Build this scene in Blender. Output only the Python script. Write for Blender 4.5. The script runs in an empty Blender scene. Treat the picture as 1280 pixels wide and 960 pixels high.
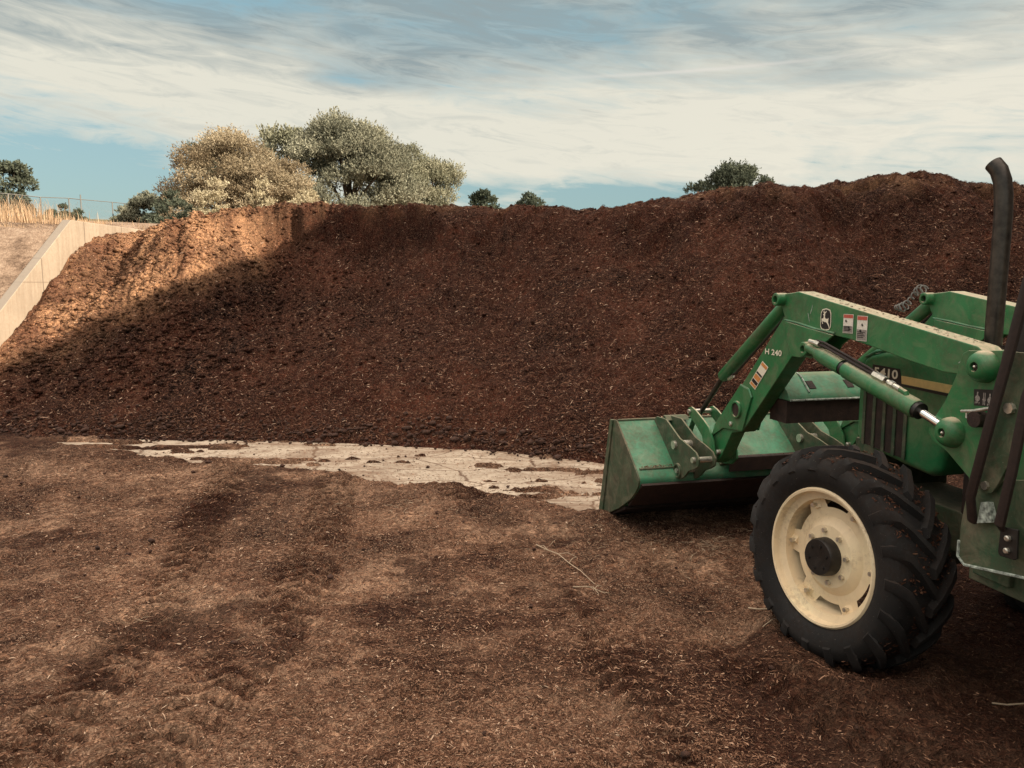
import bpy, math, random
import numpy as np
from mathutils import Vector, Matrix
R = math.radians
random.seed(7); RNG = np.random.default_rng(7)
S = bpy.context.scene
COL = S.collection
EYE = 1.78

# ------------------------------------------------------------------ helpers
def tag(o, label=None, cat=None, group=None, kind=None):
    if label: o['label'] = label
    if cat: o['category'] = cat
    if group: o['group'] = group
    if kind: o['kind'] = kind
    return o

def empty(name, loc=(0, 0, 0), rz=0.0):
    o = bpy.data.objects.new(name, None); COL.objects.link(o)
    o.location = loc; o.rotation_euler = (0, 0, rz); o.empty_display_size = .2
    return o

def link_mesh(name, me, mat, parent=None, smooth=None):
    me.materials.append(mat)
    o = bpy.data.objects.new(name, me); COL.objects.link(o)
    if parent is not None: o.parent = parent
    if smooth is not None:
        me.polygons.foreach_set('use_smooth', [True] * len(me.polygons))
        if smooth < 170: me.set_sharp_from_angle(angle=R(smooth))
    return o

def np_mesh(name, V, F, attr=None):
    """V (n,3) array, F (m,k) array of equal-sized faces, attr optional float per vertex."""
    me = bpy.data.meshes.new(name)
    V = np.ascontiguousarray(V, np.float32); F = np.ascontiguousarray(F, np.int32)
    k = F.shape[1]
    me.vertices.add(len(V)); me.vertices.foreach_set('co', V.ravel())
    me.loops.add(F.size); me.loops.foreach_set('vertex_index', F.ravel())
    me.polygons.add(len(F)); me.polygons.foreach_set('loop_start', np.arange(0, F.size, k, dtype=np.int32))
    me.update(calc_edges=True)
    if attr is not None:
        a = me.attributes.new('tone', 'FLOAT', 'POINT'); a.data.foreach_set('value', np.asarray(attr, np.float32))
    me.validate()
    return me

SPLIT = {'pivot_boss', 'bolt', 'boss', 'seal_ring', 'fitting', 'gusset', 'arm_plate', 'pin_hole', 'pin', 'bucket_link', 'bucket_bracket', 'grease_hole',
         'grease_nipple', 'hydraulic_hose', 'weld_seam', 'grille_rib', 'slot', 'rim_bracket', 'wheel_bolt', 'underside_shade', 'paint_scratch', 'sticker_panel', 'oil_line'}
EXTRA = {}
class MB:
    def __init__(s): s.v = []; s.f = []
    def add(s, V, F):
        n = len(s.v); s.v += [tuple(map(float, p)) for p in V]; s.f += [tuple(i + n for i in f) for f in F]
        return s
    def prism(s, poly, r0, r1):
        """closed outline of (a,z) points extruded across r"""
        n = len(poly)
        V = [(r0, a, z) for a, z in poly] + [(r1, a, z) for a, z in poly]
        F = [tuple(range(n)), tuple(range(2 * n - 1, n - 1, -1))]
        F += [(i, i + n, (i + 1) % n + n, (i + 1) % n) for i in range(n)]
        return s.add(V, F)
    def box(s, a0, a1, r0, r1, z0, z1):
        return s.prism([(a0, z0), (a1, z0), (a1, z1), (a0, z1)], r0, r1)
    def frame(s, d):
        d = Vector(d).normalized(); u = Vector((0, 0, 1)) if abs(d.z) < .9 else Vector((1, 0, 0))
        x = d.cross(u).normalized(); y = x.cross(d).normalized(); return d, x, y
    def tube(s, pts, rad, seg=14, caps=True, flat=1.0):
        pts = [Vector(p) for p in pts]; n = len(pts)
        rads = rad if isinstance(rad, (list, tuple)) else [rad] * n
        base = len(s.v); px = None
        for i, p in enumerate(pts):
            d = (pts[min(i + 1, n - 1)] - pts[max(i - 1, 0)]).normalized()
            if px is None: _, x, y = s.frame(d)
            else:
                x = (px - d * px.dot(d)).normalized(); y = x.cross(d)
            px = x
            for k in range(seg):
                t = 2 * math.pi * k / seg
                s.v.append(tuple(p + (x * math.cos(t) + y * math.sin(t) * flat) * rads[i]))
        for i in range(n - 1):
            for k in range(seg):
                a = base + i * seg + k; b = base + i * seg + (k + 1) % seg
                s.f.append((a, b, b + seg, a + seg))
        if caps:
            s.f.append(tuple(base + k for k in range(seg)))
            s.f.append(tuple(base + (n - 1) * seg + k for k in reversed(range(seg))))
        return s
    def lathe(s, org, d, prof, seg=40, closed=False):
        """prof = list of (t along d, radius)"""
        d, x, y = s.frame(d); org = Vector(org); base = len(s.v)
        for t, r in prof:
            for k in range(seg):
                q = 2 * math.pi * k / seg
                s.v.append(tuple(org + d * t + (x * math.cos(q) + y * math.sin(q)) * r))
        n = len(prof)
        for i in range(n if closed else n - 1):
            j = (i + 1) % n
            for k in range(seg):
                k2 = (k + 1) % seg
                s.f.append((base + i * seg + k, base + i * seg + k2, base + j * seg + k2, base + j * seg + k))
        return s
    def flat(s, poly, r):
        """single decal face, (a,z) outline on plane r"""
        return s.add([(r, a, z) for a, z in poly], [tuple(range(len(poly)))])
    def pieces(s):
        par = list(range(len(s.v)))
        def find(i):
            while par[i] != i: par[i] = par[par[i]]; i = par[i]
            return i
        for f in s.f:
            a = find(f[0])
            for i in f[1:]: par[find(i)] = a
        out = {}
        for f in s.f: out.setdefault(find(f[0]), []).append(f)
        res = []
        for fs in out.values():
            m = MB(); ix = {}
            for f in fs:
                m.f.append(tuple(ix.setdefault(i, len(ix)) for i in f))
            m.v = [s.v[i] for i in ix]; res.append(m)
        return res
    def build(s, name, mat, parent=None, smooth=35, off=(0, 0, 0), bevel=0):
        if name in SPLIT:
            ps = s.pieces()
            if len(ps) > 1:
                os_ = [p._build(name, mat, parent, smooth, off, bevel) for p in ps]
                EXTRA[os_[0].name] = os_[1:]
                return os_[0]
        return s._build(name, mat, parent, smooth, off, bevel)
    def _build(s, name, mat, parent=None, smooth=35, off=(0, 0, 0), bevel=0):
        me = bpy.data.meshes.new(name)
        me.from_pydata([(x - off[0], y - off[1], z - off[2]) for x, y, z in s.v], [], s.f)
        me.update()
        import bmesh
        bm = bmesh.new(); bm.from_mesh(me); bmesh.ops.recalc_face_normals(bm, faces=bm.faces); bm.to_mesh(me); bm.free()
        o = link_mesh(name, me, mat, parent, smooth)
        if bevel:
            b = o.modifiers.new('bevel', 'BEVEL'); b.width = bevel; b.segments = 2; b.limit_method = 'ANGLE'; b.angle_limit = R(40)
            b.harden_normals = True
        return o

# smooth value noise in numpy
_T = RNG.random((512, 512))
def vnoise(x, y, seed=0):
    x = np.asarray(x, float) + seed * 17.31; y = np.asarray(y, float) + seed * 9.73
    xi = np.floor(x).astype(int); yi = np.floor(y).astype(int); fx = x - xi; fy = y - yi
    fx = fx * fx * fx * (fx * (fx * 6 - 15) + 10); fy = fy * fy * fy * (fy * (fy * 6 - 15) + 10)
    a = _T[xi & 511, yi & 511]; b = _T[(xi + 1) & 511, yi & 511]
    c = _T[xi & 511, (yi + 1) & 511]; d = _T[(xi + 1) & 511, (yi + 1) & 511]
    return (a * (1 - fx) + b * fx) * (1 - fy) + (c * (1 - fx) + d * fx) * fy
def fbm(x, y, seed=0, octv=5, gain=.5):
    s = 0; w = 1; t = 0
    for i in range(octv):
        s = s + w * (vnoise(x * 2.03 ** i, y * 2.03 ** i, seed + i * 3) - .5); t += w; w *= gain
    return s / t * 2
def sstep(a, b, x):
    t = np.clip((x - a) / (b - a), 0, 1); return t * t * (3 - 2 * t)

# ------------------------------------------------------------------ node helpers
def mat_new(name):
    m = bpy.data.materials.new(name); m.use_nodes = True
    nt = m.node_tree; b = nt.nodes['Principled BSDF']
    return m, nt, b
def N(nt, t, **kw):
    n = nt.nodes.new(t)
    for k, v in kw.items():
        if hasattr(n, k): setattr(n, k, v)
        else: n.inputs[k].default_value = v
    return n
def noise(nt, vec, scale, detail=6, rough=.6, dist=0.0):
    n = nt.nodes.new('ShaderNodeTexNoise'); n.inputs['Scale'].default_value = scale
    n.inputs['Detail'].default_value = detail; n.inputs['Roughness'].default_value = rough; n.inputs['Distortion'].default_value = dist
    nt.links.new(vec, n.inputs['Vector']); return n.outputs['Fac']
def ramp(nt, fac, stops):
    n = nt.nodes.new('ShaderNodeValToRGB'); e = n.color_ramp.elements
    while len(e) < len(stops): e.new(.5)
    for el, (p, c) in zip(e, stops):
        el.position = p; el.color = (c[0], c[1], c[2], 1) if not isinstance(c, (int, float)) else (c, c, c, 1)
    nt.links.new(fac, n.inputs['Fac']); return n.outputs['Color']
def mixc(nt, fac, a, b, mode='MIX'):
    n = nt.nodes.new('ShaderNodeMix'); n.data_type = 'RGBA'; n.blend_type = mode
    for sock, val in ((0, fac), (6, a), (7, b)):
        if isinstance(val, (int, float)): n.inputs[sock].default_value = val
        elif isinstance(val, tuple): n.inputs[sock].default_value = (*val[:3], 1)
        else: nt.links.new(val, n.inputs[sock])
    return n.outputs[2]
def math_(nt, op, a, b=None, clamp=False):
    n = nt.nodes.new('ShaderNodeMath'); n.operation = op; n.use_clamp = clamp
    for i, v in enumerate((a, b)):
        if v is None: continue
        if isinstance(v, (int, float)): n.inputs[i].default_value = v
        else: nt.links.new(v, n.inputs[i])
    return n.outputs[0]
def bump(nt, h, strength, dist, normal=None):
    n = nt.nodes.new('ShaderNodeBump'); n.inputs['Strength'].default_value = strength; n.inputs['Distance'].default_value = dist
    nt.links.new(h, n.inputs['Height'])
    if normal is not None: nt.links.new(normal, n.inputs['Normal'])
    return n.outputs['Normal']
def objco(nt): return nt.nodes.new('ShaderNodeTexCoord').outputs['Object']

# ------------------------------------------------------------------ materials
def fibre_material(name, dark, mid, light, big, fleck, fleck_at=.62, dry=None):
    """wood mulch: fine chip mosaic, stretched fibres, pale flecks"""
    m, nt, b = mat_new(name); co = objco(nt)
    geo = nt.nodes.new('ShaderNodeNewGeometry').outputs['Position']
    warp = nt.nodes.new('ShaderNodeTexNoise'); warp.inputs['Scale'].default_value = 9; warp.inputs['Detail'].default_value = 3
    nt.links.new(geo, warp.inputs['Vector'])
    vadd = nt.nodes.new('ShaderNodeVectorMath'); vadd.operation = 'MULTIPLY_ADD'
    nt.links.new(warp.outputs['Color'], vadd.inputs[0]); vadd.inputs[1].default_value = (.35, .35, .35); nt.links.new(geo, vadd.inputs[2])
    vor = nt.nodes.new('ShaderNodeTexVoronoi'); vor.inputs['Scale'].default_value = 48; nt.links.new(vadd.outputs[0], vor.inputs['Vector'])
    vor2 = nt.nodes.new('ShaderNodeTexVoronoi'); vor2.inputs['Scale'].default_value = 120; nt.links.new(vadd.outputs[0], vor2.inputs['Vector'])
    sep = nt.nodes.new('ShaderNodeSeparateColor'); nt.links.new(vor.outputs['Color'], sep.inputs[0])
    sep2 = nt.nodes.new('ShaderNodeSeparateColor'); nt.links.new(vor2.outputs['Color'], sep2.inputs[0])
    n1 = noise(nt, geo, big, 8, .62, .3); n2 = noise(nt, geo, 14, 8, .75)
    f = math_(nt, 'ADD', math_(nt, 'MULTIPLY', n1, .62), math_(nt, 'MULTIPLY', n2, .38))
    base = ramp(nt, f, [(.40, dark), (.5, mid), (.60, light)])
    base = mixc(nt, .9, base, ramp(nt, noise(nt, geo, .75, 9, .68, .5), [(.36, (.52, .50, .50)), (.5, (.92, .92, .92)), (.64, (1.22, 1.2, 1.18))]), 'MULTIPLY')
    c1 = ramp(nt, sep.outputs[0], [(0, (.45, .45, .45)), (.6, (.95, .95, .95)), (1, (1.9, 1.8, 1.7))])
    base = mixc(nt, .8, base, c1, 'MULTIPLY')
    fl = ramp(nt, sep2.outputs[1], [(fleck_at + .22, 0.0), (fleck_at + .3, 1.0)])
    base = mixc(nt, math_(nt, 'MULTIPLY', fl, .55), base, fleck)
    if dry:  # blends by the tone mask: painted sunlight on the pile, darkening on the floor
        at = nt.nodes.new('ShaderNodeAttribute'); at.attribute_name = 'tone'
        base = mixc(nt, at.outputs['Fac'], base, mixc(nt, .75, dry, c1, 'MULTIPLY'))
    nt.links.new(base, b.inputs['Base Color']); b.inputs['Roughness'].default_value = .95
    b.inputs['Specular IOR Level'].default_value = .15
    hh = math_(nt, 'ADD', math_(nt, 'MULTIPLY', vor.outputs['Distance'], 1.0), math_(nt, 'MULTIPLY', n2, 1.4))
    nt.links.new(bump(nt, hh, .9, .018), b.inputs['Normal'])
    return m

M = {}
M['pile'] = fibre_material('mulch_dark', (.011, .0027, .0016), (.038, .0102, .0054), (.088, .028, .0155), 1.1, (.32, .18, .12), .60, dry=(.40, .225, .125))  # last colour carries the sunlight painted on the upper hump
M['ground'] = fibre_material('mulch_ground', (.034, .0125, .007), (.155, .080, .049), (.44, .275, .18), .9, (.55, .36, .24), .58, dry=(.030, .0095, .0055))  # last colour is the dark one: tread, patches, shade painted in at right

def simple(name, col, rough=.6, metal=0.0, nscale=20, var=.25, bmp=.0, spec=.5, coat=0.0):
    m, nt, b = mat_new(name); co = objco(nt)
    f = noise(nt, co, nscale, 6, .6)
    lo = tuple(c * (1 - var) for c in col); hi = tuple(min(1, c * (1 + var)) for c in col)
    nt.links.new(ramp(nt, f, [(.3, lo), (.7, hi)]), b.inputs['Base Color'])
    b.inputs['Roughness'].default_value = rough; b.inputs['Metallic'].default_value = metal
    b.inputs['Specular IOR Level'].default_value = spec; b.inputs['Coat Weight'].default_value = coat
    if bmp: nt.links.new(bump(nt, noise(nt, co, nscale * 4, 6, .7), .5, bmp), b.inputs['Normal'])
    return m

def paint(name, col, dirt=(.10, .055, .035), amount=.35, rough=.34, dust=(.62, .50, .36), dusty=.85, top=.72):
    """machine paint with grime blotches, runs, chips and dust lying on upward faces"""
    m, nt, b = mat_new(name); co = objco(nt)
    n1 = noise(nt, co, 5, 8, .65, .4); n2 = noise(nt, co, 45, 6, .7); n3 = noise(nt, co, 170, 3, .6)
    base = mixc(nt, ramp(nt, n1, [(.35, 0.0), (.75, .5)]), col, tuple(c * .68 for c in col))
    pale = tuple(min(1, c * 1.25 + .02) for c in col)
    base = mixc(nt, ramp(nt, noise(nt, co, 2.3, 6, .6), [(.5, 0.0), (.72, .6)]), base, pale)
    g = math_(nt, 'ADD', math_(nt, 'MULTIPLY', n1, .55), math_(nt, 'MULTIPLY', n2, .45))
    gm = ramp(nt, g, [(.56 - amount * .22, 0.0), (.78 - amount * .1, 1.0)])
    base = mixc(nt, math_(nt, 'MULTIPLY', gm, .75), base, dirt)
    film = ramp(nt, noise(nt, co, 8, 9, .72, .8), [(.46, 0.0), (.66, 1.0)])
    base = mixc(nt, math_(nt, 'MULTIPLY', film, .16 + .14 * amount), base, tuple(.5 * (d + q) for d, q in zip(dirt, dust)))
    rust = ramp(nt, noise(nt, co, 26, 8, .8), [(.64, 0.0), (.68, 1.0)])
    base = mixc(nt, math_(nt, 'MULTIPLY', rust, .45 * min(1, amount + .1)), base, (.11, .04, .018))
    chips = ramp(nt, n3, [(.70, 0.0), (.73, 1.0)])
    base = mixc(nt, math_(nt, 'MULTIPLY', chips, .5), base, (.45, .40, .33))
    geo = nt.nodes.new('ShaderNodeNewGeometry'); sx = nt.nodes.new('ShaderNodeSeparateXYZ'); nt.links.new(geo.outputs['Normal'], sx.inputs[0])
    up = ramp(nt, sx.outputs['Z'], [(top, 0.0), (min(.99, top + .2), 1.0)])
    dn = math_(nt, 'MULTIPLY', up, ramp(nt, n2, [(.25, .35), (.6, 1.0)]))
    base = mixc(nt, math_(nt, 'MULTIPLY', dn, dusty), base, dust)
    nt.links.new(base, b.inputs['Base Color'])
    rr = math_(nt, 'ADD', rough, math_(nt, 'MULTIPLY', math_(nt, 'ADD', gm, dn), .4), True)
    nt.links.new(rr, b.inputs['Roughness'])
    nt.links.new(bump(nt, n2, .12, .004), b.inputs['Normal'])
    return m

M['green'] = paint('green_machine_paint', (.020, .165, .055))
M['green_dirty'] = paint('green_paint_grimy', (.015, .075, .032), amount=.95, rough=.5, dusty=.3)
M['bucket'] = paint('bucket_paint_worn', (.045, .24, .125), amount=.7, rough=.42, dusty=.25, top=.9)
M['cream'] = paint('cream_wheel_paint', (.88, .70, .46), dirt=(.22, .11, .05), amount=.12, rough=.5, dusty=.1)
M['black'] = simple('black_paint', (.012, .010, .009), .45, nscale=30, var=.5, bmp=.002)
M['blackdirty'] = simple('oily_black_iron', (.028, .014, .010), .75, nscale=18, var=.5, bmp=.006)
M['rubber'] = paint('tyre_rubber', (.0045, .0038, .0038), dirt=(.024, .013, .009), amount=.35, rough=.82, dust=(.05, .03, .02), dusty=.4)
M['hose'] = simple('hose_rubber', (.020, .010, .008), .6, nscale=60, var=.4)
M['chrome'] = simple('chrome_rod', (.85, .83, .80), .12, 1.0, nscale=50, var=.05)
M['zinc'] = simple('zinc_fitting', (.62, .58, .50), .35, .8, nscale=80, var=.25)
M['pipe'] = simple('exhaust_pipe_steel', (.050, .042, .036), .30, .5, nscale=25, var=.5, bmp=.001)
M['white'] = simple('sticker_white', (.75, .70, .62), .5, nscale=120, var=.15)
M['red'] = simple('sticker_red', (.50, .10, .07), .5, nscale=120, var=.2)
M['orange'] = simple('sticker_orange', (.62, .25, .07), .5, nscale=120, var=.2)
M['inkblack'] = simple('sticker_black', (.010, .008, .008), .5, nscale=120, var=.2)
M['stickgrey'] = simple('sticker_grey', (.28, .25, .23), .5, nscale=300, var=.7)
M['yellow'] = simple('yellow_stripe', (.72, .50, .20), .45, nscale=40, var=.1)
M['letter'] = simple('pale_lettering', (.80, .74, .60), .5, nscale=200, var=.12)
M['worn_sticker'] = simple('scuffed_sticker', (.30, .34, .30), .7, nscale=55, var=.9)
M['stone'] = simple('stone_grey', (.16, .13, .11), .9, nscale=25, var=.4, bmp=.01)
M['clod'] = simple('mulch_clod', (.060, .027, .017), .95, nscale=30, var=.6, bmp=.01)
M['steelpost'] = simple('galvanised_post', (.17, .17, .16), .6, .3, nscale=20, var=.2)
M['wire'] = simple('galvanised_wire', (.16, .16, .15), .6, .3, nscale=20, var=.2)
M['shed'] = simple('shed_sheet_metal', (.20, .17, .15), .6, .1, nscale=2, var=.25)
M['shedroof'] = simple('shed_roof_metal', (.25, .12, .08), .6, .1, nscale=2, var=.25)
M['bark'] = simple('bark', (.10, .075, .055), .9, nscale=8, var=.4, bmp=.02)

def toned(name, stops, rough=.9, trans=0.0):
    """small pieces coloured by their own tone attribute"""
    m, nt, b = mat_new(name)
    at = nt.nodes.new('ShaderNodeAttribute'); at.attribute_name = 'tone'
    c = ramp(nt, at.outputs['Fac'], stops)
    nt.links.new(c, b.inputs['Base Color']); b.inputs['Roughness'].default_value = rough
    b.inputs['Specular IOR Level'].default_value = .2
    if trans:
        tr = nt.nodes.new('ShaderNodeBsdfTranslucent'); nt.links.new(c, tr.inputs['Color'])
        mx = nt.nodes.new('ShaderNodeMixShader'); mx.inputs[0].default_value = trans
        nt.links.new(b.outputs[0], mx.inputs[1]); nt.links.new(tr.outputs[0], mx.inputs[2])
        nt.links.new(mx.outputs[0], nt.nodes['Material Output'].inputs['Surface'])
    return m
M['chips'] = toned('wood_chips', [(0, (.030, .011, .006)), (.35, (.10, .042, .024)), (.7, (.25, .13, .08)), (1, (.60, .42, .30))])
M['gchips'] = toned('ground_chips', [(0, (.05, .020, .011)), (.35, (.17, .085, .05)), (.7, (.38, .22, .14)), (1, (.72, .54, .39))])
M['straw'] = toned('dry_straw', [(0, (.20, .13, .08)), (1, (.60, .48, .34))])
M['drygrass'] = toned('dry_grass_blades', [(0, (.30, .19, .11)), (1, (.62, .46, .30))], trans=.3)

def concrete(name, col, crack=False, stain=(.16, .09, .055), sc=1.0):
    m, nt, b = mat_new(name); geo = nt.nodes.new('ShaderNodeNewGeometry').outputs['Position']
    n1 = noise(nt, geo, 1.3 * sc, 8, .65, .3); n2 = noise(nt, geo, 22, 8, .75); n3 = noise(nt, geo, 140, 3, .6)
    c = mixc(nt, ramp(nt, n1, [(.35, 0.0), (.7, 1.0)]), col, tuple(x * .72 for x in col))
    c = mixc(nt, math_(nt, 'MULTIPLY', ramp(nt, n2, [(.45, 0.0), (.72, 1.0)]), .7), c, stain)
    c = mixc(nt, math_(nt, 'MULTIPLY', ramp(nt, n3, [(.60, 0.0), (.68, 1.0)]), .5), c, tuple(x * .4 for x in col))
    h = n2
    if crack:
        mp = nt.nodes.new('ShaderNodeMapping'); mp.inputs['Rotation'].default_value = (0, 0, R(-14)); mp.inputs['Scale'].default_value = (.85, 1.9, 1)
        wn = nt.nodes.new('ShaderNodeTexNoise'); wn.inputs['Scale'].default_value = 2.5; wn.inputs['Detail'].default_value = 6; nt.links.new(geo, wn.inputs['Vector'])
        va = nt.nodes.new('ShaderNodeVectorMath'); va.operation = 'MULTIPLY_ADD'; va.inputs[1].default_value = (.28, .28, 0)
        nt.links.new(wn.outputs['Color'], va.inputs[0]); nt.links.new(geo, va.inputs[2]); nt.links.new(va.outputs[0], mp.inputs['Vector'])
        vo = nt.nodes.new('ShaderNodeTexVoronoi'); vo.feature = 'DISTANCE_TO_EDGE'; vo.inputs['Scale'].default_value = 1.0; vo.voronoi_dimensions = '2D'
        nt.links.new(mp.outputs[0], vo.inputs['Vector'])
        cr = ramp(nt, math_(nt, 'ADD', vo.outputs['Distance'], math_(nt, 'MULTIPLY', math_(nt, 'SUBTRACT', n2, .5), .05)), [(.005, 1.0), (.020, 0.0)])
        c = mixc(nt, math_(nt, 'MULTIPLY', cr, .85), c, (.11, .058, .034))
        sm_ = noise(nt, mp.outputs[0], 1.1, 9, .72, .6)
        c = mixc(nt, math_(nt, 'MULTIPLY', ramp(nt, sm_, [(.46, 0.0), (.62, 1.0)]), .85), c, (.20, .12, .075))
    if not crack:                       # form joints, water streaks and soil splash on the wall
        sp_ = nt.nodes.new('ShaderNodeSeparateXYZ'); nt.links.new(geo, sp_.inputs[0])
        stv = nt.nodes.new('ShaderNodeMapping'); stv.inputs['Scale'].default_value = (6, 6, .5); nt.links.new(geo, stv.inputs['Vector'])
        st_ = noise(nt, stv.outputs[0], 1.6, 6, .65)
        c = mixc(nt, math_(nt, 'MULTIPLY', ramp(nt, st_, [(.48, 0.0), (.70, 1.0)]), .55), c, (.20, .145, .10))
        jt = math_(nt, 'ABSOLUTE', math_(nt, 'SUBTRACT', math_(nt, 'FRACT', math_(nt, 'MULTIPLY', math_(nt, 'ADD', sp_.outputs['Y'], .02), .82)), .5))
        c = mixc(nt, ramp(nt, jt, [(.006, .7), (.012, 0.0)]), c, (.10, .07, .05))
        jz = math_(nt, 'ABSOLUTE', math_(nt, 'SUBTRACT', math_(nt, 'FRACT', math_(nt, 'MULTIPLY', sp_.outputs['Z'], .82)), .5))
        c = mixc(nt, ramp(nt, jz, [(.004, .45), (.009, 0.0)]), c, (.14, .10, .07))
        nz_ = nt.nodes.new('ShaderNodeNewGeometry'); nn_ = nt.nodes.new('ShaderNodeSeparateXYZ'); nt.links.new(nz_.outputs['Normal'], nn_.inputs[0])
        c = mixc(nt, ramp(nt, nn_.outputs['Z'], [(.5, 0.0), (.7, .8)]), c, (.17, .15, .13))      # weathered grey coping
    nt.links.new(c, b.inputs['Base Color']); b.inputs['Roughness'].default_value = .92; b.inputs['Specular IOR Level'].default_value = .25
    nt.links.new(bump(nt, h, .4, .01), b.inputs['Normal'])
    return m
M['slab'] = concrete('old_concrete_slab', (.58, .485, .375), True, (.25, .165, .11))
M['wall'] = concrete('wall_concrete', (.40, .325, .245), False, (.30, .215, .15), .8)

def terrain_mat():
    m, nt, b = mat_new('ground_surface'); geo = nt.nodes.new('ShaderNodeNewGeometry').outputs['Position']
    return m

# ------------------------------------------------------------------ camera, light, sky
cam = bpy.data.cameras.new('camera'); co_ = bpy.data.objects.new('camera', cam); COL.objects.link(co_)
cam.sensor_width = 36; cam.lens = 27.0; cam.clip_end = 3000; cam.clip_start = .05
co_.location = (0, 0, EYE); co_.rotation_euler = (R(90 - 7.3), 0, 0); S.camera = co_

SUN_AZ, SUN_EL = 120.0, 27.0           # clockwise from +Y (straight ahead)
sd = Vector((math.cos(R(SUN_EL)) * math.sin(R(SUN_AZ)), math.cos(R(SUN_EL)) * math.cos(R(SUN_AZ)), math.sin(R(SUN_EL))))
sl = bpy.data.lights.new('sun', 'SUN'); sl.energy = 4.5; sl.angle = R(.6); sl.color = (1, .86, .68)
so = bpy.data.objects.new('sun', sl); COL.objects.link(so); so.location = (20, -10, 15)
so.rotation_euler = (-sd).to_track_quat('-Z', 'Y').to_euler()

W = bpy.data.worlds.new('World'); S.world = W; W.use_nodes = True; nt = W.node_tree
bg = nt.nodes['Background']; bg.inputs['Strength'].default_value = .1
sky = nt.nodes.new('ShaderNodeTexSky'); sky.sky_type = 'NISHITA'; sky.sun_disc = False
sky.sun_elevation = R(SUN_EL); sky.sun_rotation = R(SUN_AZ); sky.air_density = 1.3; sky.dust_density = 1.6; sky.ozone_density = 1.5
tc = nt.nodes.new('ShaderNodeTexCoord').outputs['Generated']
sep = nt.nodes.new('ShaderNodeSeparateXYZ'); nt.links.new(tc, sep.inputs[0])
az = math_(nt, 'ARCTAN2', sep.outputs['X'], sep.outputs['Y'])                 # radians, 0 ahead, + right
el = math_(nt, 'ARCSINE', sep.outputs['Z'])
def comb(nt, x, y, z=0.0):
    n = nt.nodes.new('ShaderNodeCombineXYZ')
    for i, v in enumerate((x, y, z)):
        if isinstance(v, (int, float)): n.inputs[i].default_value = v
        else: nt.links.new(v, n.inputs[i])
    return n.outputs[0]
def lin(nt, a, ka, b, kb, c=0.0):
    return math_(nt, 'ADD', math_(nt, 'ADD', math_(nt, 'MULTIPLY', a, ka), math_(nt, 'MULTIPLY', b, kb)), c)
def blob(nt, a0, e0, ra, re_, tilt=0.0):
    """soft elliptical weight round a direction (degrees), optional tilt (deg elevation per deg azimuth)"""
    da = math_(nt, 'ADD', az, -R(a0)); de = math_(nt, 'ADD', math_(nt, 'ADD', el, -R(e0)), math_(nt, 'MULTIPLY', da, -tilt))
    q = math_(nt, 'ADD', math_(nt, 'POWER', math_(nt, 'ABSOLUTE', math_(nt, 'MULTIPLY', da, 1 / R(ra))), 2.0), math_(nt, 'POWER', math_(nt, 'ABSOLUTE', math_(nt, 'MULTIPLY', de, 1 / R(re_))), 2.0))
    return math_(nt, 'EXPONENT', math_(nt, 'MULTIPLY', q, -1.0))
# streaky cirrus texture in direction space: long in azimuth, thin in elevation, gently tilted
tl = math_(nt, 'ADD', el, math_(nt, 'MULTIPLY', az, .10))
v1 = comb(nt, math_(nt, 'MULTIPLY', az, 2.2), math_(nt, 'MULTIPLY', tl, 13.0), 3.1)
s1 = noise(nt, v1, 1.6, 9, .60, .9)
v2 = comb(nt, math_(nt, 'MULTIPLY', az, 5.0), math_(nt, 'MULTIPLY', tl, 30.0), 7.7)
s2 = noise(nt, v2, 1.8, 9, .66, 1.2)
v3 = comb(nt, math_(nt, 'MULTIPLY', az, 1.0), math_(nt, 'MULTIPLY', el, 4.0), 1.0)
s3 = noise(nt, v3, 2.0, 5, .55, .4)
den = math_(nt, 'ADD', math_(nt, 'MULTIPLY', math_(nt, 'ADD', s1, -.5), 1.05), math_(nt, 'MULTIPLY', math_(nt, 'ADD', s2, -.5), .75))
# placement of the cloud banks and the blue gaps
cov = 0.62
for (a0, e0, ra, re_, t, w) in [(-24, 13.6, 22, 3.2, -.10, .55), (-8, 10.8, 16, 2.6, -.22, .55), (12, 10.5, 20, 2.8, .02, .42), (26, 13.5, 16, 3.5, .08, .4),
                                (-29, 7.0, 14, 1.8, -.10, -1.15), (8, 6.2, 12, 1.25, -.08, -.95), (1, 12.6, 7, .9, -.10, -.50), (-13, 14.0, 4, .55, 0, -.55),
                                (24, 13.2, 10, .6, .02, -.40), (30, 11.2, 10, .7, .06, -.3), (-20, 18.2, 12, .9, -.05, -.35)]:
    cov = math_(nt, 'ADD', cov, math_(nt, 'MULTIPLY', blob(nt, a0, e0, ra, re_, t), w))
mask = math_(nt, 'ADD', math_(nt, 'MULTIPLY', den, 1.8), cov)
mask = ramp(nt, mask, [(.18, 0.0), (.55, .62), (.95, 1.0)])
# grey upper sheet against cream lower banks
grey = math_(nt, 'MULTIPLY', math_(nt, 'ADD', math_(nt, 'MULTIPLY', math_(nt, 'ADD', el, -R(12.2)), 9.0), math_(nt, 'MULTIPLY', math_(nt, 'ADD', s3, -.5), 3.2)), 1.0, True)
grey = math_(nt, 'ADD', grey, math_(nt, 'MULTIPLY', math_(nt, 'ADD', s2, -.5), 1.7), True)
cream = (3.62, 3.52, 3.02); slate = (1.40, 1.72, 1.80)
ccol = mixc(nt, grey, cream, slate)
glow = blob(nt, 30, 7, 26, 7)
ccol = mixc(nt, math_(nt, 'MULTIPLY', glow, .5), ccol, (4.1, 3.85, 3.25))
blue = mixc(nt, .8, sky.outputs[0], (1.12, 1.85, 1.98))
skyc = mixc(nt, mask, blue, ccol)
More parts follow.
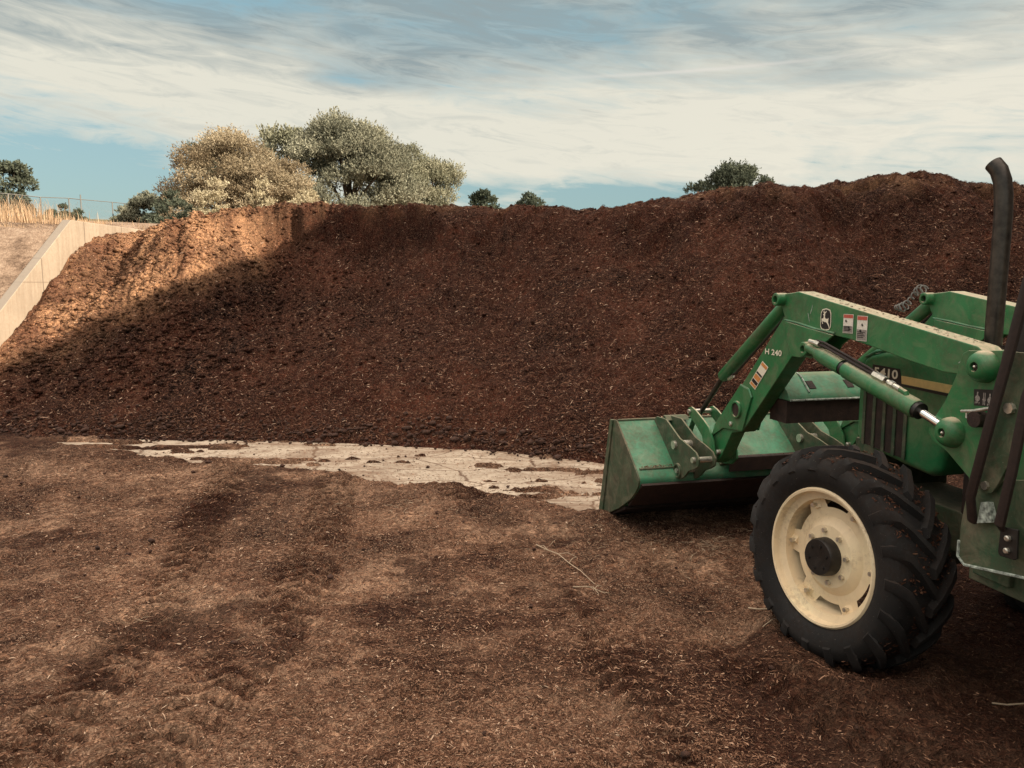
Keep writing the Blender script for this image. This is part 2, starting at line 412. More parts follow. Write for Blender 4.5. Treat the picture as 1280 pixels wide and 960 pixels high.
# a thin straight contrail
cl = math_(nt, 'SUBTRACT', el, math_(nt, 'ADD', math_(nt, 'MULTIPLY', math_(nt, 'ADD', az, -R(10)), .014), R(14.5)))
cw = math_(nt, 'EXPONENT', math_(nt, 'MULTIPLY', math_(nt, 'POWER', math_(nt, 'ABSOLUTE', math_(nt, 'MULTIPLY', cl, 1 / R(.12))), 2.0), -1.0))
cw = math_(nt, 'MULTIPLY', cw, blob(nt, 13, 14.5, 9, 3))
skyc = mixc(nt, math_(nt, 'MULTIPLY', cw, .55), skyc, (3.7, 3.5, 3.2))
# unseen sky overhead brightened and warmed, added fill for the shaded yard
hi = nt.nodes.new('ShaderNodeMapRange'); hi.interpolation_type = 'SMOOTHSTEP'; nt.links.new(el, hi.inputs['Value'])
hi.inputs['From Min'].default_value = R(19); hi.inputs['From Max'].default_value = R(60)
skyc = mixc(nt, hi.outputs[0], skyc, (12.3, 10.6, 9.0))
nt.links.new(skyc, bg.inputs['Color'])

S.view_settings.view_transform = 'Standard'; S.view_settings.look = 'None'; S.view_settings.gamma = 1
S.view_settings.use_curve_mapping = False; S.view_settings.exposure = 1.12

# ------------------------------------------------------------------ the lie of the land
def bank(x, y):                         # cut bank and terrace round the bunker
    D = np.hypot(x, y)
    up = 2.74 + .075 * np.maximum(0, D - 15) + .12 * fbm(x * .15, y * .15, 5, 4) * sstep(14, 24, D)
    up = up + 4.2 * np.exp(-((x - 40) / 16) ** 2 - ((y - 88) / 14) ** 2)
    return np.minimum(up, 2.74 + .075 * 140 + 0 * up + 4)
def toe_y(x):
    return np.interp(x, [-9, -7, -5, -2.2, -.35, .93, 2.5, 4.7, 9.5], [9.05, 9.0, 8.92, 8.75, 8.33, 7.68, 7.25, 6.95, 6.7])
def slab_y(x):
    return np.interp(x, [-6, -5.1, -4.33, -3.61, -3.29, -2.33, -1.67, -1.01, -.59, -.14, .33, .71, 1.4, 2.2], [8.85, 8.52, 8.26, 8.00, 7.8, 7.42, 7.25, 6.85, 6.85, 6.6, 6.25, 6.05, 6.1, 7.3])
TR = [([(-2.75, 7.5), (-2.41, 5.91), (-2.09, 4.84), (-1.9, 4.0), (-1.8, 2.4)], .34), ([(-1.62, 7.0), (-1.26, 4.84), (-1.22, 3.69), (-1.42, 2.3)], .36),
      ([(-.6, 6.6), (.26, 4.9), (.55, 3.9), (.5, 2.4)], .36), ([(1.2, 5.6), (1.0, 4.5), (1.15, 3.3), (1.7, 2.4)], .34)]
def tracks(x, y):
    h = np.zeros_like(x); w = np.zeros_like(x)
    for pts, wd in TR:
        px = np.array([p[0] for p in pts]); py = np.array([p[1] for p in pts])
        cx = np.interp(-y, -py, px); d = (x - cx) / (wd * .5)
        inside = sstep(1.25, .8, np.abs(d)) * sstep(py.min(), py.min() + .3, y) * sstep(py.max() + .2, py.max() - .3, y)
        ph = (y + np.abs(x - cx) * .55 + .05 * fbm(x * 2, y * 2, 31, 2)) / .115
        bar = sstep(.15, .75, np.sin(ph * 2 * np.pi) * .5 + .5)
        pm = sstep(-.45, .15, fbm(x * 1.1, y * .8, 41, 3))
        h = h + inside * (-.028 + .044 * bar * pm); w = np.maximum(w, inside * (1 - bar * .8) * pm)
    return h, w
def floor_h(x, y):
    n = fbm(x * .55, y * .55, 1, 4) * .07 + fbm(x * 1.9, y * 2.3, 2, 4) * .030 + fbm(x * 6, y * 8, 3, 4) * .030 + fbm(x * 21, y * 24, 4, 3) * .017
    th, tw = tracks(x, y)
    cover = .035 + n * .8 + th
    ys = slab_y(x) + fbm(x * 1.3, y * 1.6, 11, 6, .65) * .30 - .14
    ys = ys - .16 * sstep(-1.2, -.4, x)
    exposed = sstep(-.12, .16, y - ys) * sstep(-5.75, -5.35, x + .3 * fbm(x, y * 2, 13, 3)) * sstep(2.6, 1.9, x)
    patch = sstep(.09, .30, fbm(x * 1.5 + y * .5, y * 4.6, 17, 6, .6) - .26 * sstep(-2.2, -1.0, x))      # dirt lying in bands on the slab
    slabz = -.045 + .062 * patch
    mx = exposed
    z = cover * (1 - mx) + slabz * mx
    # humps left of the slab and beneath the machine
    z = z + .06 * np.exp(-((x + 6.3) / 1.3) ** 2 - ((y - 8.3) / .7) ** 2) + .02 * sstep(2, 3.5, x)
    ca, sa = math.cos(R(14)), math.sin(R(14))
    rr_, aa_ = x * ca + y * sa, -x * sa + y * ca                        # machine's own directions
    z = z + .055 * np.exp(-((aa_ - 5.56) / .09) ** 2) * sstep(1.9, 2.2, rr_) * (1 + .8 * fbm(x * 6, y * 6, 33, 3)) + .03 * np.exp(-((rr_ - 2.0) / .10) ** 2 - ((aa_ - 5.25) / .3) ** 2)
    dw = np.hypot((rr_ - 2.40) / .26, (aa_ - 3.04) / .34)
    z = z - .015 * np.exp(-dw ** 4) + .045 * np.exp(-((dw - 1.25) / .28) ** 2) * (1 + .7 * fbm(x * 7, y * 7, 34, 3))
    return z, tw
def land_z(x, y):
    z0, tw = floor_h(x, y)
    b = bank(x, y)
    z = np.where(y > 16, z0 + (b - z0) * sstep(16, 17.2, y), z0)
    left = np.minimum(np.clip(.737 * (y - 8.55), 0, 2.74) - .05 + .03 * fbm(x * 3, y * 3, 8, 4) + .05 * fbm(x, y, 9, 3), b)
    z = np.where(x < -7.07, np.maximum(np.where(y < 17.2, left, b), np.minimum(0.02, left) + .02), z)
    return z, tw
def axis(lo, hi, step, far_lo, far_hi, g=1.13):
    m = list(np.arange(lo, hi + 1e-6, step)); a = []; s = step; v = lo
    while v > far_lo: s *= g; v -= s; a.append(v)
    c = []; s = step; v = hi
    while v < far_hi: s *= g; v += s; c.append(v)
    return np.array(a[::-1] + m + c)
gx = axis(-7.3, 4.6, .025, -900, 900); gy = axis(2.2, 9.3, .025, -300, 1500)
gx = np.sort(np.append(gx[(gx < -7.11) | (gx > -7.03)], [-7.08, -7.06])); 
X, Y = np.meshgrid(gx, gy)
Z, TWm = land_z(X, Y)
nx, ny = len(gx), len(gy)
idx = np.arange(nx * ny).reshape(ny, nx)
F = np.stack([idx[:-1, :-1], idx[:-1, 1:], idx[1:, 1:], idx[1:, :-1]], -1).reshape(-1, 4)
dark = np.clip(TWm * .8 + sstep(.04, .34, fbm(X * .8, Y * 1.1, 51, 6, .6)) * .72 + sstep(0.5, 2.6, X - .25 * (Y - 3)) * 1.0  # term in X paints extra shade into the right side of the floor
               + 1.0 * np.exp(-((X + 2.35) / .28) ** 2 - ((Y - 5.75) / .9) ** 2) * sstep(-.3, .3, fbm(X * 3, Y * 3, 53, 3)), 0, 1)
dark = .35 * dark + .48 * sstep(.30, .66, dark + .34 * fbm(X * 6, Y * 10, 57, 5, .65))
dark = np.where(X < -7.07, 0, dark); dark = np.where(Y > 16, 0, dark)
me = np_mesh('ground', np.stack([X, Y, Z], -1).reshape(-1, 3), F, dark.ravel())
# ground material: mulch-strewn floor, dry tan earth beyond, one sheet
gm = M['ground']; nt = gm.node_tree; b = nt.nodes['Principled BSDF']
src = b.inputs['Base Color'].links[0].from_socket
geo = nt.nodes.new('ShaderNodeNewGeometry').outputs['Position']; sx = nt.nodes.new('ShaderNodeSeparateXYZ'); nt.links.new(geo, sx.inputs[0])
f = noise(nt, geo, 2.2, 8, .65)
f = math_(nt, 'ADD', math_(nt, 'MULTIPLY', f, .5), math_(nt, 'MULTIPLY', noise(nt, geo, 17, 8, .8), .5))
earth = ramp(nt, f, [(.38, (.10, .065, .045)), (.5, (.27, .19, .135)), (.62, (.42, .32, .24))])
farg = ramp(nt, noise(nt, geo, .06, 6, .6), [(.4, (.16, .13, .07)), (.6, (.06, .075, .035))])
dist = nt.nodes.new('ShaderNodeVectorMath'); dist.operation = 'LENGTH'; nt.links.new(geo, dist.inputs[0])
earth = mixc(nt, ramp(nt, math_(nt, 'MULTIPLY', dist.outputs['Value'], .01), [(.45, 0.0), (.8, 1.0)]), earth, farg)
is_out = math_(nt, 'MAXIMUM', math_(nt, 'LESS_THAN', sx.outputs['X'], -7.07), math_(nt, 'GREATER_THAN', sx.outputs['Y'], 16.0))
nt.links.new(mixc(nt, is_out, src, earth), b.inputs['Base Color'])
tag(link_mesh('ground', me, gm, None, 175), kind='structure')

# old slab, a few millimetres under the loose cover
V = []; 
sm = MB(); sm.add([(-6.2, 5.2, -.30), (3.6, 5.2, -.30), (3.6, 10.2, -.30), (-6.2, 10.2, -.30), (-6.2, 5.2, -.014), (3.6, 5.2, -.014), (3.6, 10.2, -.014), (-6.2, 10.2, -.014)],
                  [(0, 3, 2, 1), (4, 5, 6, 7), (0, 1, 5, 4), (1, 2, 6, 5), (2, 3, 7, 6), (3, 0, 4, 7)])
tag(sm.build('concrete_slab', M['slab'], None, 30), kind='structure')

# ------------------------------------------------------------------ the mulch pile
CX = [-9, -7.0, -6.3, -5.2, -4.4, -3.9, -2.6, -1.2, 0, .9, 1.45, 2.1, 2.8, 3.6, 4.2, 4.7, 5.3, 5.9, 6.4, 7.0, 9.5]
CZ = [2.6, 2.62, 2.73, 2.86, 3.05, 3.12, 3.12, 3.08, 3.02, 2.96, 2.93, 3.02, 3.13, 3.15, 3.13, 3.22, 3.36, 3.34, 3.20, 3.10, 3.0]
px_ = np.arange(-6.99, 9.6, .024); py_ = np.arange(6.0, 17.6, .024)
X, Y = np.meshgrid(px_, py_)
def pile_h(X, Y, fine=True):
    wob = fbm(X * .6, Y * .5, 61, 4)
    ty = toe_y(X) + .10 * fbm(X * 1.6, Y * .2, 62, 4)
    s = np.interp(X, [-7, -6, -5, -4, -3, 0, 9.5], [.62, .64, .67, .70, .75, .77, .78])
    run = Y - ty
    g = s * run * (1 + .06 * wob)
    g = g - .42 * np.exp(-((X + .1) / 1.7) ** 2) * sstep(.4, 2.6, run)                 # scooped middle
    g = g + .26 * np.exp(-((X + 5.1) / .95) ** 2 - ((run - 2.9) / 1.4) ** 2)               # bulge beside the wall
    g = g - .30 * np.exp(-((X + 3.6) / .55) ** 2 - ((run - 3.1) / .9) ** 2)                # gully right of it
    g = g + .34 * np.exp(-((X - 3.2) / .9) ** 2 - ((run - 3.0) / 1.5) ** 2) + .30 * np.exp(-((X - 5.6) / .9) ** 2 - ((run - 3.2) / 1.5) ** 2) - .14 * np.exp(-((X - 4.4) / .5) ** 2 - ((run - 2.8) / 1.3) ** 2)
    g = g + .13 * fbm(X * 2.3 + run * .5, run * .35, 75, 4) * sstep(.5, 2, run)            # slump ribs running down the face
    g = g + .10 * fbm(X * 1.1, run * .55, 63, 4) * sstep(.2, 1.6, run)
    zc = np.interp(X, CX, CZ) + .05 * fbm(X * 2.2, Y * 1.2, 64, 4) - .03 * np.maximum(0, run - 5)
    # steep cut lip along the crest, left of centre and more faintly elsewhere
    m_ = np.clip(np.exp(-((X + 2.9) / 1.7) ** 4) + .45 * sstep(-.1, .4, fbm(X * .8, X * .1, 76, 3)) * sstep(-1, 0, X), 0, 1)
    g = g - .60 * m_ * sstep(1.0, 3.2, run)
    edge = (zc + .60 * m_ - .62) / s + .10 * fbm(X * 2.5, Y * .4, 77, 4)
    g = g + m_ * .95 * sstep(edge, edge + .16, run)
    lip = sstep(-.75, -.15, g - zc) * (.5 + .9 * fbm(X * 1.6, Y * .8, 65, 4))
    g = g + .28 * lip * sstep(.0, .3, fbm(X * .9, Y * .3, 66, 3) + .25)
    k = .09
    z = -k * np.log(np.exp(-np.clip(g, -2, 6) / k) + np.exp(-zc / k))
    am = sstep(-.05, .35, z)
    rough = .55 + 1.6 * np.exp(-((X + 5) / 1.3) ** 2) * sstep(.6, 1.6, z)
    z = z + am * (.095 * fbm(X * 2.6, Y * 2.6, 67, 5, .6) + rough * (.060 * fbm(X * 8, Y * 8, 68, 4, .6) + .034 * fbm(X * 19, Y * 19, 69, 3)))
    crag = sstep(.10, .45, fbm(X * 3.2, Y * 3.2, 70, 4)) * (.12 * sstep(.3, 1.2, z) + .75 * sstep(2.0, 2.7, z))
    z = z - .17 * crag
    back = sstep(17.5, 15.6, Y)
    z = z * (.72 + .28 * back) - .0
    z = z * sstep(9.5, 8.2, X + .0 * Y)
    return np.where(run < -.25, -.2, z)
Z = pile_h(X, Y)
nx, ny = len(px_), len(py_); idx = np.arange(nx * ny).reshape(ny, nx)
F = np.stack([idx[:-1, :-1], idx[:-1, 1:], idx[1:, 1:], idx[1:, :-1]], -1).reshape(-1, 4)
keep = Z.ravel()[F].max(1) > -.06
F = F[keep]; used = np.unique(F); remap = -np.ones(nx * ny, int); remap[used] = np.arange(len(used))
PV = np.stack([X, Y, Z], -1).reshape(-1, 3)
# sunlight painted orange into the dried hump above the shade line, and along the crest
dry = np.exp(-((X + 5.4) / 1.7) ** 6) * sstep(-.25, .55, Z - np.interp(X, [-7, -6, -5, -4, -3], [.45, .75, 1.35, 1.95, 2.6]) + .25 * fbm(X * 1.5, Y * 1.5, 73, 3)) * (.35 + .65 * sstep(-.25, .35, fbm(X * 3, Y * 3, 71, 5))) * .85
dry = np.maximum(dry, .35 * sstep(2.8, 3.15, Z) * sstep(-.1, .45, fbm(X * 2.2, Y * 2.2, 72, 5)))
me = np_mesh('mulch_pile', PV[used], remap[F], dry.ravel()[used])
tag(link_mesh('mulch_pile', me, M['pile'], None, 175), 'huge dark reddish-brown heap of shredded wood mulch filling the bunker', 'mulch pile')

# ------------------------------------------------------------------ loose chips and fibres
def slivers(name, P, Nrm, L, Wd, tone, mat, lift=.004, tilt=.35, **kw):
    """P (n,3) points, thin bent 2-quad slivers lying about flat on the local surface"""
    n = len(P); th = RNG.random(n) * 2 * np.pi
    t = np.stack([np.cos(th), np.sin(th), RNG.normal(0, tilt, n)], -1)
    t -= Nrm * (t * Nrm).sum(-1, keepdims=True) * .85; t /= np.linalg.norm(t, axis=1, keepdims=True)
    s = np.cross(Nrm, t); s /= np.linalg.norm(s, axis=1, keepdims=True)
    s = s * np.cos(RNG.normal(0, .5, n))[:, None] + Nrm * np.sin(RNG.normal(0, .5, n))[:, None]
    L = L[:, None]; Wd = Wd[:, None]; C = P + Nrm * (lift + Wd * .4)
    bend = Nrm * (RNG.random((n, 1)) * .18) * L + s * RNG.normal(0, .08, (n, 1)) * L
    V = np.stack([C - t * L / 2 - s * Wd * .3, C - t * L / 2 + s * Wd * .3, C + bend * .6 + s * Wd / 2, C + t * L / 2 + s * Wd * .25,
                  C + t * L / 2 - s * Wd * .25, C + bend * .6 - s * Wd / 2], 1).reshape(-1, 3)
    b = np.arange(n)[:, None] * 6
    F = np.concatenate([b + np.array([[0, 1, 2, 5]]), b + np.array([[5, 2, 3, 4]])])
    me = np_mesh(name, V, F, np.repeat(tone, 6))
    o = link_mesh(name, me, mat); return tag(o, **kw)
def surf_n(fn, x, y, e=.03):
    dx = (fn(x + e, y) - fn(x - e, y)) / (2 * e); dy = (fn(x, y + e) - fn(x, y - e)) / (2 * e)
    n = np.stack([-dx, -dy, np.ones_like(dx)], -1); return n / np.linalg.norm(n, axis=1, keepdims=True)
# on the pile
n = 230000
x = RNG.uniform(-6.95, 7.6, n); y = toe_y(x) + RNG.random(n) ** 1.15 * 5.6 - .1
z = pile_h(x, y); k = z > .01; x, y, z = x[k], y[k], z[k]; n = len(x)
tone = np.clip(RNG.beta(1.2, 3.2, n) + (RNG.random(n) > .94) * .5, 0, 1)
slivers('pile_shreds', np.stack([x, y, z], -1), surf_n(pile_h, x, y), RNG.gamma(2.4, .0095, n) + .010, RNG.uniform(.003, .009, n), tone, M['chips'],
        label='pale and brown wood shreds strewn over the mulch pile', cat='wood shreds', kind='stuff')
# on the floor, denser near the camera
def fz(x, y): return floor_h(x, y)[0]
n = 210000
D = 2.6 + RNG.random(n) ** 1.5 * 6.6; a = RNG.uniform(-R(38), R(38), n)
x = D * np.sin(a); y = D * np.cos(a); k = (y < toe_y(x) - .05) & (x > -6.9); x, y = x[k], y[k]
z, _ = floor_h(x, y); cl = fbm(x * 1.4, y * 1.4, 81, 4); 
k = (RNG.random(len(x)) < np.where(z > -.012, .35 + .65 * sstep(-.25, .3, cl), .22)); z = np.maximum(z, -.013); x, y, z, cl = x[k], y[k], z[k], cl[k]; n = len(x)
Dn = np.hypot(x, y)
tone = np.clip(RNG.beta(1.5, 3.0, n) + (RNG.random(n) > .955) * .4 - .38 * sstep(.5, 2.2, x), 0, 1)  # shreds toned down on the right along with the painted shade
slivers('ground_shreds', np.stack([x, y, z], -1), surf_n(fz, x, y, .05), (RNG.gamma(2.2, .0048, n) + .004) * (1 + .12 * (Dn - 3)), RNG.uniform(.0014, .005, n) * (1 + .12 * (Dn - 3)), tone, M['gchips'], lift=.002,
        label='small wood shreds and bark bits scattered over the yard floor', cat='wood shreds', kind='stuff')
# clods rolled down to the toe, and a few on the floor
def rocks(name, P, r, mat, tone=None, **kw):
    base = np.array([(1, 0, 0), (-1, 0, 0), (0, 1, 0), (0, -1, 0), (0, 0, 1), (0, 0, -1), (.62, .62, .62), (-.62, .62, .62), (.62, -.62, .62), (-.62, -.62, .62)], float)
    fc = np.array([(4, 6, 7), (4, 7, 9), (4, 9, 8), (4, 8, 6), (6, 0, 2), (6, 2, 7), (7, 2, 1), (7, 1, 9), (9, 1, 3), (9, 3, 8), (8, 3, 0), (8, 0, 6), (0, 5, 2), (2, 5, 1), (1, 5, 3), (3, 5, 0)])
    n = len(P); V = base[None] * (r[:, None, None] * RNG.uniform(.65, 1.25, (n, 10, 1))) * RNG.uniform(.7, 1.15, (n, 1, 3))
    th = RNG.random(n) * 6.28; c, s = np.cos(th)[:, None], np.sin(th)[:, None]
    V = np.stack([V[:, :, 0] * c - V[:, :, 1] * s, V[:, :, 0] * s + V[:, :, 1] * c, V[:, :, 2] * .8], -1) + P[:, None]
    F = (np.arange(n)[:, None, None] * 10 + fc[None]).reshape(-1, 3)
    me = np_mesh(name, V.reshape(-1, 3), F, np.repeat(RNG.random(n) if tone is None else tone, 10))
    return tag(link_mesh(name, me, mat, None, 175), **kw)
n = 17000
x = np.concatenate([np.clip(-6.9 + RNG.gamma(2.0, 1.15, 11000), -6.9, 7.4), RNG.uniform(-6.9, 7.4, n - 11000)]); y = toe_y(x) + .5 + RNG.random(n) ** .8 * 5.2
z = pile_h(x, y); k = z > .25; x, y, z = x[k], y[k], z[k]; n = len(x)
r = np.clip(RNG.gamma(1.7, .009, n) + .008, 0, .07) * np.interp(x, [-4.6, -1.5], [1.0, .62])
ix = np.clip(((x - px_[0]) / .024).astype(int), 0, len(px_) - 1); iy = np.clip(((y - py_[0]) / .024).astype(int), 0, len(py_) - 1)  # clumps pick up the hump's painted sunlight mask
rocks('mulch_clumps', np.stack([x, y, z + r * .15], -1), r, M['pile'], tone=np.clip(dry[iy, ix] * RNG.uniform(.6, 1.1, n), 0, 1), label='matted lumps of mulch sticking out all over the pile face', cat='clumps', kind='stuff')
n = 2600
x = RNG.uniform(-6.9, 6.0, n); y = toe_y(x) + .10 + RNG.normal(0, .12, n)
z = np.maximum(np.maximum(pile_h(x, y), floor_h(x, y)[0]), -.012); r = RNG.gamma(2.2, .006, n) + .005
rocks('mulch_clods', np.stack([x, y, z + r * .35], -1), r, M['clod'], label='row of dark clods rolled down to the foot of the pile', cat='clods', kind='stuff')
n = 420
x = RNG.uniform(-5, 4.5, n); y = RNG.uniform(2.4, 8.5, n); k = y < toe_y(x) - .2; x, y = x[k], y[k]; n = len(x)
r = RNG.gamma(2, .0036, n) + .003
rocks('floor_clods', np.stack([x, y, np.maximum(fz(x, y), -.012) + r * .4], -1), r, M['clod'], label='scattered small bark lumps and clods on the yard floor', cat='clods', kind='stuff')
# straw
n = 620; cent = [(1.29, 4.99, .22), (1.05, 5.12, .35), (.75, 5.2, .3), (-.9, 5.75, .3), (1.6, 4.5, .4), (-2.3, 4.0, .8)]
ci = RNG.integers(0, len(cent), n); x = np.array([cent[i][0] for i in ci]) + RNG.normal(0, 1, n) * np.array([cent[i][2] for i in ci]); y = np.array([cent[i][1] for i in ci]) + RNG.normal(0, .6, n) * np.array([cent[i][2] for i in ci])
z = np.maximum(fz(x, y), -.012)
slivers('loose_straw', np.stack([x, y, z], -1), surf_n(fz, x, y, .05), RNG.gamma(3, .016, n) + .015, RNG.uniform(.0012, .0026, n), RNG.random(n), M['straw'], lift=.006, tilt=.12,
        label='wisps of pale dry straw lying between bucket and front wheel', cat='straw', kind='stuff')
def twig(p0, p1, r, forks, label):
    g = lambda x, y: max(float(fz(np.array([x]), np.array([y]))[0]), -.012)
    m = MB(); pts = []
    for i in range(6):
        t = i / 5; x = p0[0] + (p1[0] - p0[0]) * t + random.uniform(-.008, .008); y = p0[1] + (p1[1] - p0[1]) * t + random.uniform(-.008, .008)
        pts.append((x, y, g(x, y) + r + .006 + .012 * math.sin(t * 3.1)))
    m.tube(pts, [r * (1 - .1 * i) for i in range(6)], 6)
    for (t, dx, dy) in forks:
        q = pts[int(t * 5)]; x, y = q[0] + dx, q[1] + dy
        m.tube([q, ((q[0] + x) / 2, (q[1] + y) / 2, q[2] + .012), (x, y, g(x, y) + .012)], r * .6, 5)
    cx, cy = p0; o = m.build('dry_twig', M['twig'], None, 60, off=(cx, cy, 0)); o.location = (cx, cy, 0)
    return tag(o, label, 'twig', 'dry twigs on the yard floor')
M['twig'] = simple('twig_bark', (.42, .32, .22), .8, nscale=60, var=.2)
twig((.17, 5.10), (.50, 4.40), .004, [(.4, .12, -.02), (.6, .05, .10), (.2, -.05, .12)], 'longest pale dry forked twig, lying on the floor left of the bucket')
twig((.36, 4.33), (.56, 4.28), .004, [(.4, .06, -.06), (.7, .05, .05)], 'short pale branching twig on the floor nearer the camera than the longest twig')
twig((1.30, 4.02), (1.47, 3.68), .0045, [(.6, -.13, -.10), (.4, .10, .03)], 'thin forked twig on the dark floor just left of the front tyre')
twig((2.02, 3.04), (2.35, 3.00), .004, [], 'straight pale stick on the floor at the lower right edge of the photo')

# ------------------------------------------------------------------ retaining wall (one thing)
wm = MB()
def wtop(y): return min(2.82, max(.0, 1.40 + .737 * (y - 10.5)))
prof = [(8.3, -.4), (8.7, wtop(8.7)), (12.42, 2.815), (20.0, 2.86), (20.0, -.4)]
n = len(prof)
V = [(-7.00, y, z) for y, z in prof] + [(-7.14, y, z) for y, z in prof]
wm.add(V, [tuple(range(n)), tuple(range(2 * n - 1, n - 1, -1))] + [(i, i + n, (i + 1) % n + n, (i + 1) % n) for i in range(n)])
w = wm.build('retaining_wall', M['wall'], None, 30, off=(-7, 12, 0), bevel=.012); w.location = (-7, 12, 0)
tag(w, 'pale concrete bunker wall with a sloping end, left of the mulch pile', 'retaining wall')

# ------------------------------------------------------------------ plants
def leaf_mat(name, c0, c1, c2):
    return toned(name, [(0, c0), (.5, c1), (1, c2)], .75, .25)
LM = {'tan': leaf_mat('tamarisk_leaves', (.17, .13, .08), (.34, .28, .185), (.48, .42, .30)),
      'grey': leaf_mat('grey_green_leaves', (.10, .108, .078), (.24, .24, .175), (.42, .41, .31)),
      'dark': leaf_mat('dark_green_leaves', (.045, .056, .040), (.105, .122, .086), (.20, .22, .155)),
      'pale': leaf_mat('pale_shrub_leaves', (.27, .23, .14), (.42, .37, .25), (.56, .50, .36)),
      'hazy': leaf_mat('hazed_green_leaves', (.14, .145, .10), (.26, .26, .18), (.40, .38, .28))}  # last entry paled, putting distance haze into the leaf colour
def plant(name, cx, cy, top, w, kind, label, cat, group=None, n=9000, leaf=.11, spiky=.5, lobes=16, h=None, dep=None, sink=.3, trunk=True, seed=1, base=None):
    """crown of many small leaf faces in clumps on limbs, carried by a tapered trunk"""
    rg = np.random.default_rng(seed); base = float(bank(np.array(cx), np.array(cy))) - .05 if base is None else base
    H = top - base; dep = dep or w * .8
    root = empty(name, (cx, cy, base)); tag(root, label, cat, group)
    # lobes: uneven clump centres on and inside a dome
    L = []
    for i in range(lobes):
        a = rg.uniform(0, 2 * math.pi); q = rg.uniform(.15, 1) ** .6
        u = rg.uniform(.0, 1.0)
        rad = math.sqrt(max(.05, 1 - (u * .95) ** 2.2)) * q
        L.append((math.cos(a) * rad * w * .43, math.sin(a) * rad * dep * .43, H * (.04 + .80 * u), rg.uniform(.11, .22) * min(w, H * 1.4)))
    if name == 'shrub': L += [(math.cos(q) * w * .36, math.sin(q) * dep * .36, H * .16, .17 * min(w, H * 1.4)) for q in (0, .8, 1.7, 2.6, 3.4, 4.3, 5.2, 5.9)]
    if not trunk or name == 'shrub': L = [(a_, b_, c_ * .8, d_) for a_, b_, c_, d_ in L]
    L.append((rg.uniform(-.1, .1) * w, 0, H * .80, .17 * min(w, H)))
    L = np.array(L)
    # twigs: leaves gather round short sprays that point outward and up
    ns = n // 14; li = rg.integers(0, len(L), ns)
    d = rg.normal(size=(ns, 3)); d /= np.linalg.norm(d, axis=1, keepdims=True); d[:, 2] = np.abs(d[:, 2]) * .9 - .25
    rr = rg.uniform(.35, 1.0, ns) ** .5
    sc = L[li][:, :3] + d * (L[li][:, 3] * rr)[:, None] * np.array([1, 1, .85])
    sd_ = d * (.62 - .2 * min(1, spiky)) + np.array([0, 0, .62 * spiky]) + rg.normal(0, .25, (ns, 3)); sd_ /= np.linalg.norm(sd_, axis=1, keepdims=True)
    sl_ = rg.uniform(.25, .75, ns) * (.35 + .9 * spiky) * min(1.0, H / 5)
    m = 14; t = rg.random((ns, m)); P = sc[:, None] + sd_[:, None] * (t * sl_[:, None])[..., None] + rg.normal(0, .055 + .02 * H / 6, (ns, m, 3)) * (1.15 - t)[..., None]
    P = P.reshape(-1, 3); P[:, 2] = np.clip(P[:, 2], .02, H * 1.02)
    k = len(P); lt = np.repeat(sd_, m, 0) + rg.normal(0, .6, (k, 3)); lt /= np.linalg.norm(lt, axis=1, keepdims=True)
    lw = np.cross(lt, rg.normal(size=(k, 3))); lw /= np.linalg.norm(lw, axis=1, keepdims=True)
    sz = leaf * rg.uniform(.5, 1.3, k)[:, None]
    V = np.stack([P - lt * sz * .6, P + lw * sz * .28, P + lt * sz * .6, P - lw * sz * .28], 1).reshape(-1, 3)
    F = np.arange(k)[:, None] * 4 + np.arange(4)[None]
    lobe_t = rg.uniform(-.34, .26, len(L))[np.repeat(li, m)]
    tone = np.clip(rg.normal(.45, .16, k) + lobe_t, 0, 1)
    link_mesh('crown', np_mesh('crown', V, F, np.repeat(tone, 4)), LM[kind], root)
    if trunk:
        b = MB(); b.tube([(0, 0, -.3), (.05 * w * .1, 0, H * .25), (0, .02, H * .5)], [.035 * H, .026 * H, .014 * H], 8)
        for q in L[::2]: b.tube([(0, 0, H * .12), (q[0] * .5, q[1] * .5, H * .12 + (q[2] - H * .12) * .55), tuple(q[:3])], [.016 * H, .010 * H, .004 * H], 5)
        b.build('trunk', M['bark'], root, 60)
    return root
G = 'shrubs and trees beyond the bunker'
plant('tree', -10.2, 49.2, 12.8, 8.6, 'grey', 'largest grey-green leafy tree, behind the tan bushy tree', 'tree', G, 115000, .125, .95, 26, seed=3)
plant('tree', -14.6, 50.5, 12.2, 5.4, 'hazy', 'faded grey-green tree showing between the tan tree and the largest tree', 'tree', G, 14000, .17, .8, 14, seed=4)
plant('tree', -7.3, 56.5, 12.3, 5.4, 'hazy', 'slim haze-tinted green tree just right of the largest tree', 'tree', G, 34000, .12, .7, 18, seed=5)
plant('tree', -6.4, 58.5, 11.5, 6.0, 'hazy', 'low haze-tinted tree at the right end of the big tree group', 'tree', G, 44000, .12, .9, 22, seed=6)
plant('feathery_tree', -14.7, 40.5, 9.75, 6.4, 'tan', 'wide tan feathery tree catching the sun, left of the largest tree', 'tree', G, 90000, .085, .6, 34, seed=7)
plant('feathery_tree', -17.0, 45.5, 10.75, 5.2, 'dark', 'dark green tree rising behind the left part of the tan feathery tree', 'tree', G, 22000, .14, .6, 18, seed=8)
plant('feathery_tree', -11.6, 39.5, 8.0, 4.4, 'tan', 'lower tan feathery tree sloping down in front of the largest tree', 'tree', G, 40000, .085, .55, 20, seed=9)
plant('shrub', -12.3, 32.4, 6.25, 1.9, 'pale', 'pale yellow shrub with plumes below the left part of the tan tree', 'shrub', G, 9000, .085, .9, 10, seed=10, trunk=False)
plant('shrub', -10.5, 33.0, 6.35, 1.5, 'pale', 'pale yellow shrub, middle one of the three before the tan trees', 'shrub', G, 8000, .085, .9, 9, seed=11, trunk=False)
